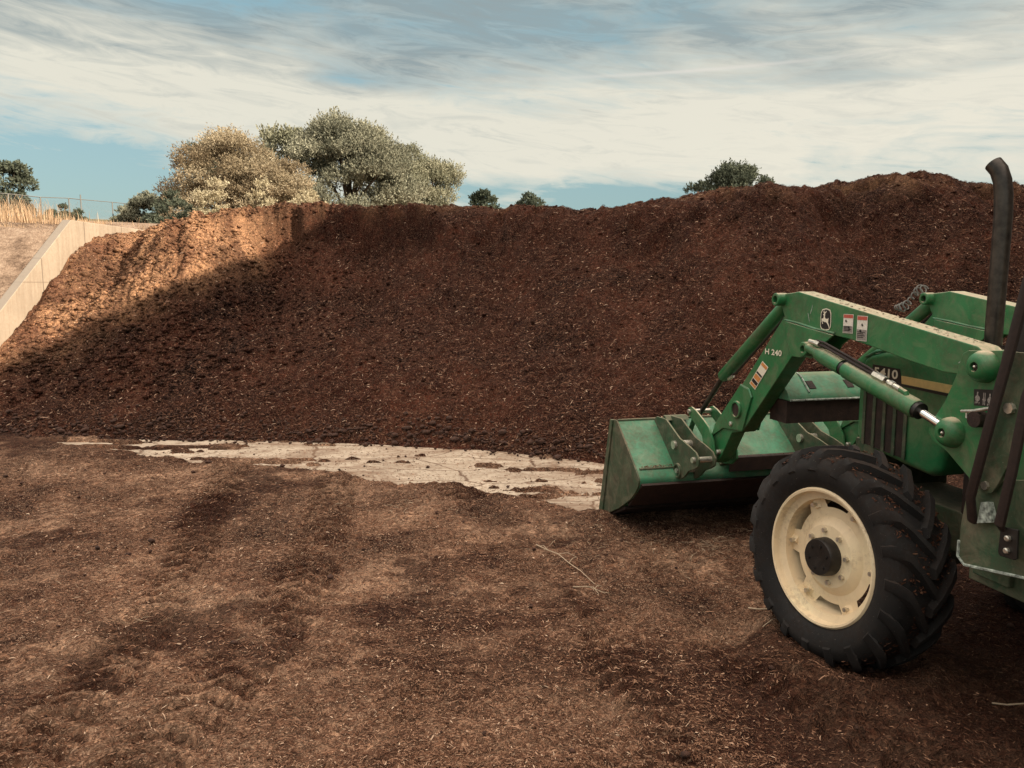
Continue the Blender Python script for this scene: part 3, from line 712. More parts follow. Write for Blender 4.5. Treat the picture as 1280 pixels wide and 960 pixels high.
plant('shrub', -8.6, 33.4, 5.9, 2.2, 'pale', 'low pale yellow shrub before the foot of the largest tree', 'shrub', G, 9000, .085, .8, 10, seed=12, trunk=False)
plant('shrub', -14.6, 33.5, 5.9, 2.6, 'dark', 'low dark shrub at the left foot of the tan feathery tree', 'shrub', G, 7000, .09, .5, 9, seed=13, trunk=False)
plant('shrub', -20.4, 44.5, 7.15, 4.0, 'grey', 'rounded grey-green shrub behind the chain-link fence, left of the tan tree', 'shrub', G, 20000, .11, .5, 16, seed=14, trunk=False)
plant('shrub', -22.9, 47.5, 7.0, 2.6, 'hazy', 'small faded shrub behind the fence corner posts', 'shrub', G, 11000, .10, .5, 12, seed=15, trunk=False)
plant('shrub', -18.2, 42.5, 7.2, 3.0, 'dark', 'dark green shrub at the left edge of the tan feathery tree', 'shrub', G, 15000, .10, .5, 14, seed=16, trunk=False)
plant('shrub', -23.3, 40.6, 6.0, 2.8, 'dark', 'low dark shrub between the leftmost tree and the fence corner', 'shrub', G, 13000, .10, .4, 12, seed=17, trunk=False)
plant('tree', -27.0, 41.8, 8.4, 4.2, 'dark', 'dark green tree at the left edge of the photo behind the fence', 'tree', G, 20000, .13, .5, 16, seed=18)
plant('tree', -3.6, 110, 15.5, 5.6, 'dark', 'left one of two small far trees beyond the middle of the pile', 'tree', G, 9000, .26, .6, 10, seed=19)
plant('tree', 3.2, 110, 15.1, 7.6, 'dark', 'right one of two small far trees beyond the middle of the pile', 'tree', G, 11000, .26, .5, 13, seed=20)
plant('tree', 16.3, 57.8, 10.9, 5.4, 'dark', 'dark spiky-topped tree beyond the crest, left of the right-hand hump', 'tree', G, 26000, .15, .8, 20, seed=21)
plant('tree', 14.7, 60.5, 10.1, 3.0, 'dark', 'small dark treetop at the left side of the spiky-topped tree', 'tree', G, 5000, .15, .7, 7, seed=22)
plant('tree', 18.6, 58.0, 10.0, 2.8, 'dark', 'small dark treetop at the right side of the spiky-topped tree', 'tree', G, 5000, .15, .7, 7, seed=23)

def blades(name, pts, hgt, wid, n, **kw):
    P = []; F = []; T = []
    for i in range(n):
        c = pts[i % len(pts)]; x = c[0] + random.gauss(0, c[2]); y = c[1] + random.gauss(0, c[2]); z = float(land_z(np.array([x]), np.array([y]))[0][0])
        h = hgt * c[3] * random.uniform(.5, 1.15); a = random.uniform(0, 6.28); lx, ly = math.cos(a) * h * random.uniform(.05, .4), math.sin(a) * h * random.uniform(.05, .4)
        wx, wy = wid * math.cos(a + 1.57), wid * math.sin(a + 1.57); k = len(P)
        P += [(x - wx, y - wy, z - .02), (x + wx, y + wy, z - .02), (x + lx * .4 + wx * .7, y + ly * .4 + wy * .7, z + h * .6), (x + lx * .4 - wx * .7, y + ly * .4 - wy * .7, z + h * .6), (x + lx, y + ly, z + h)]
        P.append((x + lx * 1.02, y + ly * 1.02, z + h * .99)); F += [(k, k + 1, k + 2, k + 3), (k + 3, k + 2, k + 5, k + 4)]; T += [random.random()] * 6
    return tag(link_mesh(name, np_mesh(name, np.array(P), np.array(F), T), M['drygrass']), **kw)
blades('dry_grass', [(-10.9, 17.2, .5, 1.1), (-11.8, 18.2, .6, 1.2), (-10.4, 17.4, .4, .5), (-12.8, 19.5, .8, 1.1), (-9.6, 17.6, .4, .3), (-11.2, 17.0, .3, 1.3)], .40, .006, 1500,
       label='tall dry golden grass on the bank left of the concrete wall', cat='grass', kind='stuff')
blades('weed_stalks', [(-7.35, 15.6, .08, 1), (-7.45, 15.9, .15, .6), (-6.9, 15.9, .2, .4)], .42, .006, 46,
       label='sparse dry weed stalks where wall and pile crest meet', cat='weeds', kind='stuff')

# ------------------------------------------------------------------ chain-link fence
fr = empty('chain_link_fence', (-24.5, 38.0, float(bank(np.array(-24.5), np.array(38.0)))))
tag(fr, 'grey chain-link fence with steel posts on the bank at the left', 'fence')
fy = [33.0, 35.6, 38.2, 40.8, 43.4, 44.6, 48.1, 51.2, 55.0, 60.0, 66.0]
def fbz(y): return float(bank(np.array(-24.5), np.array(y)))
rail = MB()
for i, y in enumerate(fy):
    p = MB(); hp = 1.45 if i == 5 else 1.2
    p.tube([(0, 0, -.2), (0, 0, hp)], .035, 8); q = p.build('post', M['steelpost'], fr, 60); q.location = (0, y - 38.0, fbz(y) - fbz(38.0))
for a_, b_ in zip(fy[:-1], fy[1:]):
    rail.tube([(0, a_ - 38, fbz(a_) - fbz(38) + 1.18), (0, b_ - 38, fbz(b_) - fbz(38) + 1.18)], .024, 6)
rail.build('top_rail', M['steelpost'], fr, 60)
wr = MB(); y = 33.0
while y < 66:
    z = fbz(y) - fbz(38); 
    for sg in (-1, 1):
        a_ = (0, y - 38, z + .03 if sg > 0 else z + 1.16); b_ = (0, y + 1.13 - 38, z + 1.16 if sg > 0 else z + .03)
        wr.add([(0, a_[1], a_[2]), (0, a_[1], a_[2] + .007), (0, b_[1], b_[2] + .007), (0, b_[1], b_[2])], [(0, 1, 2, 3)])
    y += .11
wr.build('chain_link', M['wire'], fr, None)

# ------------------------------------------------------------------ unseen shed added right of the frame to shade the yard
SX = 8.6
def eave_height():
    k = sd.z / sd.x; return 1.78 + (SX + 4.55) * k
EH = eave_height()
sh = empty('shade_shed', (SX, -2, 0)); tag(sh, 'tall unseen sheet-metal shed added right of the tractor to shade the yard', 'shed')
b = MB(); n = 90; y0, y1 = -16.0, 10.6; pts = []
for i in range(n + 1):
    yy = y0 + (y1 - y0) * i / n; pts.append((SX + (.04 if i % 2 else 0), yy))
V = [(x, y, 0) for x, y in pts] + [(x, y, EH) for x, y in pts]
b.add([(x - SX, y + 2, z) for x, y, z in V], [(i, i + 1, i + n + 2, i + n + 1) for i in range(n)])
b.box(y0 + 2, y1 + 2, .1, 14, 0, EH - .02); b.build('wall', M['shed'], sh, None)
b = MB(); b.prism([(y0 + 1.7, EH), (y1 + 2.3, EH), (y1 + 2.3, EH + .12), (y0 + 1.7, EH + .12)], -.25, 14.3)
b.build('roof', M['shedroof'], sh, None)
for i, (ty_, top_) in enumerate([(3.5, 19.5), (-1.5, 20.1), (-6.0, 19.4), (-10.5, 20.4), (-15.0, 19.6), (-20, 20.0)]):  # row of unseen trees added to break up the shed's shade edge
    plant('tree', 25.5 + .6 * (i % 2), ty_, top_ + .15, 7.6, 'dark', 'tall unseen tree added behind the sheet-metal shed to roughen its shade edge', 'tree', 'unseen trees added behind the shed for a ragged shade edge', 12000, .38, .6, 26, seed=40 + i, base=0.0)
b = MB(); b.box(-2, 2, -.06, -.01, .05, 4.2); b.build('door', M['blackdirty'], sh, None)

# ------------------------------------------------------------------ the tractor
C0, A0 = 3.08, 3.0                       # tractor centreline and origin in (r, a)
PHI = R(14.0)
def world(a, r, z=0): return (r * math.cos(PHI) - a * math.sin(PHI), r * math.sin(PHI) + a * math.cos(PHI), z)
T = empty('tractor', world(A0, C0), PHI)
tag(T, 'green farm tractor with front loader, cream wheel and tall exhaust, parked facing the pile', 'tractor')
OFF = (C0, A0, 0)
def part(mb, name, mat, parent=T, smooth=35, bevel=0):
    o = mb.build(name, mat, None, smooth, off=OFF, bevel=bevel); o.parent = parent
    for e in EXTRA.pop(o.name, []): e.parent = parent
    return o
def P3(a, z, r): return (r, a, z)

UP = [(3.772, 1.741), (3.714, 1.748), (2.511, 1.540), (2.450, 1.500), (2.455, 1.450), (2.603, 1.418), (2.679, 1.419), (2.902, 1.453), (3.135, 1.496), (3.275, 1.517), (3.42, 1.530), (3.812, 1.575), (3.850, 1.633), (3.865, 1.665), (3.84, 1.735)]
GUS = [(3.806, 1.583), (3.599, 1.556), (3.385, 1.530), (3.420, 1.505), (3.471, 1.475), (3.494, 1.444), (3.525, 1.408), (3.570, 1.395), (3.614, 1.402), (3.660, 1.392), (3.738, 1.392), (3.782, 1.479)]
LOW = [(3.855, 1.640), (3.831, 1.620), (4.257, 1.172), (4.56, .86), (4.61, .77), (4.60, .67), (4.565, .600), (4.489, .653), (4.359, .844), (4.236, .873), (3.752, 1.388), (3.606, 1.469), (3.66, 1.600)]
PLT = [(4.262, 1.166), (4.164, 1.150), (4.130, 1.105), (4.219, .881), (4.454, .858), (4.60, .775), (4.56, .867)]
def annulus(mb, a, z, r0, r1, ro, ri, seg=24):
    mb.lathe((r1, a, z), (-1, 0, 0), [(0, ro), (r1 - r0, ro), (r1 - r0 + .004, ro - .004), (r1 - r0 + .004, ri), (.002, ri)], seg)
def disc(mb, a, z, r, rad, seg=20, th=.004):
    mb.lathe((r + th, a, z), (-1, 0, 0), [(0, rad), (th, rad), (th, .0005)], seg)

def text_mesh(txt, size, bold=.0):
    c = bpy.data.curves.new('t', 'FONT'); c.body = txt; c.size = size; c.offset = bold; c.resolution_u = 3
    o = bpy.data.objects.new('t', c); COL.objects.link(o); bpy.context.view_layer.update()
    me = bpy.data.meshes.new_from_object(o.evaluated_get(bpy.context.evaluated_depsgraph_get()))
    bpy.data.objects.remove(o); return me
def lettering(txt, a0, z0, w, h, r, mat, parent, name='lettering', bold=.0, shear=0.0, slope=0.0):
    me = text_mesh(txt, 1.0, bold); vs = np.array([v.co[:] for v in me.vertices]); mn = vs.min(0); mx = vs.max(0)
    for v in me.vertices:
        u = (v.co.x - mn[0]) / (mx[0] - mn[0]); q = (v.co.y - mn[1]) / (mx[1] - mn[1])
        a = a0 - u * w - q * shear; z = z0 + q * h + slope * u * w
        v.co = (r - C0, a - A0, z)
    me.update(); o = link_mesh(name, me, mat); o.parent = parent; return o

def loader_side(dr, left=True):
    boom = MB(); boom.prism(UP, 2.535 + dr, 2.640 + dr)
    bo = part(boom, 'loader_boom', M['green'], bevel=.006)
    if left: bo['label'] = 'near boom with deer emblem and warning stickers'
    b = MB(); b.prism(LOW, 2.539 + dr, 2.636 + dr); part(b, 'lower_arm', M['green'], bo, bevel=.006)
    b = MB()
    for (r0, r1) in ((2.522, 2.534), (2.641, 2.653)): b.prism(GUS, r0 + dr, r1 + dr)
    part(b, 'gusset', M['green'], bo, bevel=.004)
    b = MB()
    for (r0, r1) in ((2.526, 2.538), (2.637, 2.649)): b.prism(PLT, r0 + dr, r1 + dr)
    part(b, 'arm_plate', M['green'], bo, bevel=.004)
    b = MB(); b.tube([P3(3.815, 1.590, 2.527 + dr), P3(3.70, 1.578, 2.530 + dr), P3(3.55, 1.556, 2.528 + dr), P3(3.385, 1.540, 2.530 + dr)], .006, 6)
    b.tube([P3(4.262, 1.168, 2.532 + dr), P3(4.164, 1.152, 2.532 + dr), P3(4.130, 1.105, 2.532 + dr)], .005, 6)
    part(b, 'weld_seam', M['bucket'], bo)
    b = MB(); annulus(b, 4.285, 1.007, 2.515 + dr, 2.54 + dr, .056, .044); annulus(b, 4.285, 1.007, 2.64 + dr, 2.66 + dr, .056, .044)
    annulus(b, 3.858, 1.703, 2.49 + dr, 2.55 + dr, .036, .021); annulus(b, 3.576, 1.446, 2.485 + dr, 2.53 + dr, .038, .020)
    part(b, 'boss', M['green'], bo)
    b = MB(); disc(b, 4.285, 1.007, 2.519 + dr, .0435); disc(b, 3.858, 1.703, 2.510 + dr, .0205); disc(b, 3.576, 1.446, 2.505 + dr, .0195)
    part(b, 'pin_hole', M['blackdirty'], bo)
    b = MB()
    for a, z in ((4.348, .905), (4.500, .690)):
        b.lathe((2.54 + dr, a, z), (-1, 0, 0), [(0, .016), (.022, .016), (.026, .010), (.026, .0005)], 10)
    part(b, 'bolt', M['zinc'], bo)
    # bucket cylinder
    b = MB(); r = 2.588 + dr
    d0 = Vector(P3(3.86, 1.70, r)); d1 = Vector(P3(4.583, 1.178, r)); dd = (d1 - d0).normalized()
    b.tube([d0 + dd * .02, d0 + dd * .05, d1 - dd * .012, d1], [.034, .040, .040, .034], 20)
    cyl = part(b, 'bucket_cylinder', M['green'])
    b = MB(); b.tube([d1 - dd * .01, Vector(P3(4.90, .865, r))], .017, 14); part(b, 'rod', M['pipe'], cyl)
    b = MB(); q = dd.cross(Vector((1, 0, 0))).normalized() * (-1)
    q = q if q.z < 0 else -q
    b.tube([d0 + dd * .05 + q * .062 + Vector((-.01, 0, 0)), d0 + dd * .30 + q * .058, d1 - dd * .16 + q * .062, d1 - dd * .10 + q * .045], .007, 8)
    part(b, 'oil_line', M['hose'], cyl)
    b = MB(); b.tube([d1 - dd * .12 + q * .06, d1 - dd * .06 + q * .05], .011, 8); part(b, 'fitting', M['zinc'], cyl)
    # lift cylinder
    r = 2.498 + dr
    e0 = Vector(P3(3.555, 1.455, r)); e1 = Vector(P3(2.765, 1.248, r)); dd = (e1 - e0).normalized()
    b = MB(); b.tube([e0 + dd * .07, e0 + dd * .10, e0 + dd * .155, e0 + dd * .30], [.020, .034, .040, .040], 20); b.tube([e0 + dd * .325, e0 + dd * .34, e1 - dd * .01, e1], [.038, .044, .044, .040], 20)
    b.tube([e0, e0 + dd * .08], .022, 12)
    lc = part(b, 'lift_cylinder', M['green'])
    b = MB(); b.tube([e0 + dd * .298, e0 + dd * .328], .036, 20); b.tube([e1 - dd * .004, e1 + dd * .022], .037, 20); part(b, 'seal_ring', M['black'], lc)
    b = MB(); b.tube([e1, Vector(P3(2.60, 1.195, r))], .018, 16); part(b, 'rod', M['chrome'], lc)
    if left:
        up = Vector((-.012, 0, .055))
        b = MB(); pts = [e0 + dd * .09 + up * .9, e0 + dd * .16 + up * 1.1, e0 + dd * .32 + up * 1.05, e0 + dd * .50 + up * 1.0, e0 + dd * .56 + up * 1.0]
        b.tube(pts, .009, 8); b.tube([p + Vector((.0, .0, .017)) for p in pts[:-1]] + [e0 + dd * .70 + up * .95], .006, 8)
        part(b, 'hydraulic_hose', M['hose'], lc)
        b = MB(); b.tube([e0 + dd * .03 + up * .8, e0 + dd * .10 + up * 1.0], .012, 10); b.tube([e0 + dd * .09 + up, e0 + dd * .12 + up], .016, 6)
        b.tube([e0 + dd * .545 + up, e0 + dd * .625 + up], .018, 6); b.tube([e0 + dd * .64 + up, e0 + dd * .72 + up * .95], .012, 10); b.tube([e0 + dd * .655 + up, e0 + dd * .68 + up], .015, 6)
        part(b, 'fitting', M['zinc'], lc)
        b = MB(); b.tube([e0 + dd * .72 + up * .92, e0 + dd * .755 + up * .9, e0 + dd * .765 + up * .5], .012, 10); part(b, 'elbow', M['green'], lc)
    else:
        # coiled hose guard above the far boom
        b = MB(); pts = []
        for i in range(90):
            t = i / 89; q = t * 9 * 2 * math.pi
            c = Vector(P3(3.88 + .24 * t, 1.760 - .13 * t + .02 * math.sin(t * 7), r + .02))
            w_ = .021 + .007 * math.sin(t * 11)
            pts.append(c + Vector((math.cos(q) * w_, math.sin(q) * w_ * .45, math.sin(q) * w_ * .9)))
        b.tube(pts, .0042, 5); part(b, 'hose_spring', M['steelpost'], lc)
    # links between arm end, rod and bucket
    LK = [(4.888, .925), (4.845, .940), (4.785, .925), (4.66, .872), (4.598, .840), (4.527, .760), (4.497, .637), (4.56, .585), (4.64, .570), (4.726, .569), (4.69, .60), (4.642, .677), (4.681, .763), (4.76, .815), (4.85, .862), (4.892, .885)]
    b = MB(); b.prism(LK, 2.500 + dr, 2.514 + dr); b.prism(LK, 2.662 + dr, 2.676 + dr)
    lk = part(b, 'bucket_link', M['green'], bevel=.003)
    b = MB(); b.tube([P3(4.89, .875, 2.56 + dr), P3(5.05, .60, 2.56 + dr)], .021, 8, flat=.6); part(b, 'tie_bar', M['green'], lk)
    b = MB()
    for a, z in ((4.56, .640), (4.862, .905)):
        b.tube([P3(a, z, 2.485 + dr), P3(a, z, 2.69 + dr)], .016, 12)
    part(b, 'pin', M['zinc'], lk)
    BR = [(5.175, .795), (5.12, .832), (4.965, .836), (4.744, .741), (4.60, .716), (4.505, .692), (4.460, .655), (4.468, .605), (4.523, .575), (4.60, .545), (4.66, .49), (4.727, .456), (4.79, .450), (4.835, .49), (4.83, .545), (4.95, .640), (5.10, .755)]
    b = MB(); b.prism(BR, 2.365 + dr, 2.379 + dr); b.prism(BR, 2.484 + dr, 2.498 + dr)
    bk = part(b, 'bucket_bracket', M['green_dirty'], bevel=.003)
    b = MB()
    for a, z, q in ((4.515, .640, .020), (4.745, .515, .017), (4.80, .685, .030)):
        b.tube([P3(a, z, 2.345 + dr), P3(a, z, 2.515 + dr)], q, 14)
    part(b, 'pin', M['zinc'], bk)
    b = MB(); annulus(b, 4.745, .515, 2.352 + dr, 2.365 + dr, .052, .040); part(b, 'pin_collar', M['green_dirty'], bk)
    # mast
    MA = [(2.525, 1.523), (2.363, 1.537), (2.20, 1.545), (2.20, .72), (2.46, .72), (2.475, .95), (2.475, 1.016), (2.592, 1.096), (2.677, 1.132), (2.700, 1.160), (2.696, 1.195), (2.624, 1.303), (2.576, 1.415), (2.560, 1.483), (2.55, 1.51)]
    b = MB(); b.prism(MA, 2.505 + dr, 2.519 + dr); b.prism(MA, 2.656 + dr, 2.670 + dr)
    b.box(2.20, 2.23, 2.519 + dr, 2.656 + dr, .8, 1.52)
    ms = part(b, 'loader_mast', M['green'], bevel=.003)
    b = MB()
    for a, z in ((2.437, 1.468), (2.572, 1.183)):
        b.lathe((2.505 + dr, a, z), (-1, 0, 0), [(0, .064), (.020, .062), (.038, .054), (.050, .042), (.056, .030), (.056, .019), (.010, .017)], 32)
    part(b, 'pivot_boss', M['green'], ms, smooth=60)
    b = MB()
    for a, z in ((2.437, 1.468), (2.572, 1.183)): disc(b, a, z, 2.462 + dr, .018)
    part(b, 'grease_hole', M['blackdirty'], ms)
    b = MB()
    for a, z in ((2.437, 1.468), (2.572, 1.183)): b.lathe((2.462 + dr, a, z), (-1, 0, 0), [(0, .007), (.012, .006), (.016, .001)], 8)
    part(b, 'grease_nipple', M['zinc'], ms)
    return bo, ms
boomL, mastL = loader_side(0.0, True)
boomR, mastR = loader_side(.99, False)

# decals on the near boom
RB = 2.5325
def uv(a0, z0, s, poly): return [(a0 - u * s, z0 + v * s) for u, v in poly]
shield = [(.16, .02), (.50, -.03), (.84, .02), (.97, .16), (1.0, .5), (.97, 1.0), (.86, 1.19), (.5, 1.27), (.14, 1.19), (.03, 1.0), (0, .5), (.03, .16)]
ea, ez, es = 3.508, 1.553, .088
b = MB(); b.flat(uv(ea, ez, es, shield), RB); part(b, 'emblem_border', M['letter'], boomL, None)
b = MB(); b.flat(uv(ea, ez, es, [(.5 + (u - .5) * .88, .62 + (v - .62) * .90) for u, v in shield]), RB - .0012); em = part(b, 'emblem', M['inkblack'], boomL, None)
deer = [(.12, .62), (.20, .66), (.30, .66), (.33, .74), (.34, .84), (.28, .87), (.27, .91), (.36, .94), (.30, 1.02), (.24, 1.08), (.28, 1.09), (.35, 1.02), (.37, 1.12), (.41, 1.12), (.40, 1.01), (.50, 1.06), (.55, 1.12), (.58, 1.09), (.52, 1.0), (.44, .95), (.47, .88),
        (.44, .76), (.50, .67), (.62, .65), (.72, .66), (.74, .72), (.78, .70), (.77, .58), (.76, .46), (.84, .32), (.90, .16), (.86, .13), (.78, .28), (.62, .43), (.52, .46), (.40, .47), (.30, .50), (.22, .52), (.30, .36), (.26, .33), (.15, .50), (.17, .57), (.13, .55), (.20, .40), (.16, .38), (.06, .56)]
deer = deer[:-4]
b = MB(); b.flat(uv(ea, ez, es, deer), RB - .0024); part(b, 'emblem_deer', M['letter'], boomL, None)
def rect(a0, a1, z0, z1): return [(a0, z0), (a1, z0), (a1, z1), (a0, z1)]
def sticker(parent, a0, a1, z0, z1, bands, r=RB, head=M['red'], seed=1):
    rg = random.Random(seed); b = MB(); b.flat(rect(a0, a1, z0, z1), r); st = part(b, 'warning_sticker', M['white'], parent, None)
    for (f0, f1, m) in bands:
        b = MB(); zz0 = z1 - (z1 - z0) * f1; zz1 = z1 - (z1 - z0) * f0
        b.flat(rect(a0 - .003, a1 + .003, zz0, zz1), r - .0012); part(b, 'sticker_panel', m, parent, None)
    b = MB()
    for i in range(3):
        ca = a0 + (a1 - a0) * rg.uniform(.3, .7); cz = z1 - (z1 - z0) * rg.uniform(.35, .85); q = .007
        b.flat([(ca - q, cz), (ca, cz - q * .6), (ca + q * 1.2, cz + q * .4), (ca + q * .2, cz + q * 1.6)], r - .0024)
    for i in range(4):
        cz = z1 - (z1 - z0) * (.66 + .07 * i); b.flat(rect(a0 - .008, a1 + .012 + .01 * (i % 2), cz, cz + .0035), r - .0024)
    part(b, 'sticker_print', M['inkblack'], parent, None); return st
sticker(boomL, 3.326, 3.252, 1.546, 1.640, [(.02, .20, M['red']), (.62, .97, M['stickgrey'])], seed=2)
sticker(boomL, 3.224, 3.150, 1.515, 1.636, [(.02, .17, M['red']), (.55, .97, M['stickgrey'])], seed=3)
lettering('H 240', 4.012, 1.381, .168, .034, 2.5345, M['letter'], boomL, bold=.02)
# long sticker along the arm
dv = Vector((.133, -.150)).normalized(); pv = Vector((-dv.y, dv.x))
def slant(u0, u1, v0, v1):
    o = Vector((4.036, 1.338)); q = []
    for u, v in ((u0, v0), (u1, v0), (u1, v1), (u0, v1)):
        p = o + dv * u - Vector((.70, .72)) * 0 + Vector((-.070, -.035)) / .078 * v; q.append((p.x, p.y))
    return q
for (u0, u1, m, nme) in ((0, .20, M['letter'], 'warning_sticker'),):
    b = MB(); b.flat(slant(u0, u1, 0, .072), 2.5355); st = part(b, nme, m, boomL, None)
for (u0, u1, m) in ((.006, .028, M['orange']), (.084, .098, M['inkblack']), (.104, .14, M['orange']), (.146, .172, M['inkblack']), (.176, .194, M['orange'])):
    b = MB(); b.flat(slant(u0, u1, .005, .067), 2.5343); part(b, 'sticker_panel', m, boomL, None)
# scratches
b = MB()
for (a, z, l, s_) in ((2.60, 1.465, .05, .9), (3.62, 1.635, .02, -3), (3.60, 1.63, .018, 3)):
    b.add([(2.5335, a, z), (2.5335, a - l, z + l * s_ * .9), (2.5335, a - l - .004, z + l * s_ * .9), (2.5335, a - .006, z)], [(0, 1, 2, 3)])
part(b, 'paint_scratch', M['worn_sticker'], boomL, None)

# cross member between the booms
CM = [(3.905, 1.112), (3.905, 1.128), (3.925, 1.158), (4.02, 1.232), (4.06, 1.250), (4.15, 1.250), (4.15, 1.112)]
b = MB(); b.prism(CM, 2.637, 3.528); cm = part(b, 'cross_member', M['bucket'], bevel=.006)
b = MB(); b.box(3.93, 4.10, 2.641, 3.52, .975, 1.108); part(b, 'dark_lower_box', M['blackdirty'], cm)  # plain dark box in the band below the cross member
b = MB()
for r0 in (2.80, 3.06, 3.32): b.prism([(3.942, 1.177), (3.992, 1.216), (3.997, 1.211), (3.947, 1.172)], r0, r0 + .045)
part(b, 'slot', M['blackdirty'], cm)
b = MB(); b.tube([P3(3.902, 1.116, 2.645), P3(3.902, 1.116, 3.51)], .007, 6); b.tube([P3(3.920, 1.158, 2.78), P3(3.97, 1.199, 2.785), P3(4.02, 1.238, 2.79), P3(4.07, 1.255, 2.795)], .006, 6)
part(b, 'weld_seam', M['worn_sticker'], cm)

# bucket
BL, BRr = 2.08, 4.08
back = [(5.164, .804), (4.99, .672), (4.812, .534), (4.752, .480), (4.745, .455), (4.757, .415), (4.80, .365), (4.88, .298), (4.98, .235), (5.10, .168), (5.25, .098), (5.40, .040), (5.47, .016)]
def offset(poly, d):
    out = []
    for i, (a, z) in enumerate(poly):
        p = poly[max(i - 1, 0)]; q = poly[min(i + 1, len(poly) - 1)]; t = Vector((q[0] - p[0], q[1] - p[1])).normalized(); out.append((a - t.y * d, z + t.x * d))
    return out
shell = back + offset(back, .012)[::-1]
b = MB(); b.prism(shell, BL + .003, BRr - .003); bu = part(b, 'bucket', M['bucket'])
side = [(5.262, .800)] + [(5.164, .808)] + [(a - .004, z - .001) for a, z in back[1:]] + [(5.485, .016), (5.44, .09)]
for r0, r1 in ((BL - .010, BL + .003), (BRr - .003, BRr + .010)):
    b = MB(); b.prism(side, r0, r1); part(b, 'side_plate', M['green_dirty'], bu, bevel=.002)
for r0, r1 in ((BL - .020, BL - .0105), (BRr + .0105, BRr + .020)):
    b = MB(); b.prism([(5.266, .800), (5.215, .802), (5.40, .045), (5.482, .020)], r0, r1); part(b, 'side_cutter', M['green_dirty'], bu, bevel=.002)
b = MB(); b.prism([(5.08, .150), (5.50, -.004), (5.52, .004), (5.12, .162)], BL + .02, BRr - .02) if False else b.prism([(5.36, .028), (5.53, -.012), (5.55, -.004), (5.38, .042)], BL - .012, BRr + .012)
part(b, 'cutting_edge', M['blackdirty'], bu, bevel=.002)
b = MB(); b.tube([P3(4.800, .527, BL + .02), P3(4.800, .527, 2.46)], .008, 6); b.tube([P3(4.800, .527, 2.71), P3(4.800, .527, 3.45)], .008, 6)
b.tube([P3(5.166, .806, BL), P3(5.166, .806, BRr)], .010, 8); part(b, 'weld_seam', M['green_dirty'], bu)
b = MB(); b.prism([(4.690, .600), (4.690, .575), (4.83, .560), (4.85, .572)], 2.72, 3.43); b.prism([(4.690, .598), (4.680, .598), (4.680, .500), (4.690, .500)], 2.72, 3.43)
part(b, 'back_rail', M['blackdirty'], bu, bevel=.002)
b = MB(); b.prism([(4.74, .44), (4.72, .43), (4.95, .225), (4.97, .24)], BL + .01, BRr - .01); b.prism([(5.02, .205), (5.0, .190), (5.30, .055), (5.32, .068)], BL + .01, BRr - .01)
part(b, 'underside_shade', M['blackdirty'], bu)  # dark strips put the shade of the curved underside into colour
b = MB(); b.prism([(5.13, .800), (5.10, .800), (5.14, .83), (5.17, .83)], 2.44, 2.62); part(b, 'tilt_indicator', M['green_dirty'], bu, bevel=.003)

# hood
HS = [(3.467, 1.00), (3.470, 1.30), (3.458, 1.36), (3.43, 1.405), (3.384, 1.432), (3.288, 1.455), (2.853, 1.49), (2.30, 1.50), (1.95, 1.50), (1.95, 1.05), (2.78, 1.05), (2.856, 1.046), (2.878, .940), (2.90, .905), (2.947, .890), (3.102, .905), (3.30, .932), (3.44, .955)]
b = MB(); b.prism(HS, 2.75, 3.41); hd = part(b, 'hood', M['green'])
bv = hd.modifiers.new('bevel', 'BEVEL'); bv.width = .035; bv.segments = 4; bv.limit_method = 'ANGLE'; bv.angle_limit = R(50); bv.harden_normals = True
for r0, r1 in ((2.7465, 2.7495), (3.4105, 3.4135)):
    b = MB(); b.prism([(3.415, 1.30), (3.13, 1.245), (3.105, .940), (3.40, .960)], r0, r1); g = part(b, 'side_grille', M['blackdirty'], hd)
    b = MB(); rr = r0 - .007 if r0 < 3 else r1
    for i in range(5):
        aa = 3.408 - i * .073; b.prism([(aa, 1.30 - .014 * i), (aa - .020, 1.297 - .014 * i), (aa - .022, .955 - .005 * i), (aa - .002, .958 - .005 * i)], rr, rr + .007)
    part(b, 'grille_rib', M['green_dirty'], hd, bevel=.002)
b = MB(); b.box(3.468, 3.4725, 2.85, 3.31, 1.03, 1.33); part(b, 'front_grille', M['blackdirty'], hd)
b = MB(); b.prism([(3.155, 1.343), (2.60, 1.330), (2.60, 1.290), (3.150, 1.305)], 2.7462, 2.7495); part(b, 'yellow_stripe', M['yellow'], hd)
b = MB(); b.prism([(3.36, 1.304), (3.36, 1.300), (2.60, 1.272), (2.60, 1.2885), (3.150, 1.3035), (3.17, 1.375), (3.36, 1.380)], 2.7466, 2.7495); part(b, 'number_panel', M['inkblack'], hd)
lettering('5410', 3.345, 1.322, .168, .046, 2.7455, M['letter'], hd, bold=.025)
b = MB(); b.tube([P3(3.43, 1.412, 2.765), P3(3.36, 1.445, 2.765), P3(3.27, 1.460, 2.768), P3(2.9, 1.487, 2.768)], .009, 8); part(b, 'hood_lip', M['bucket'], hd)

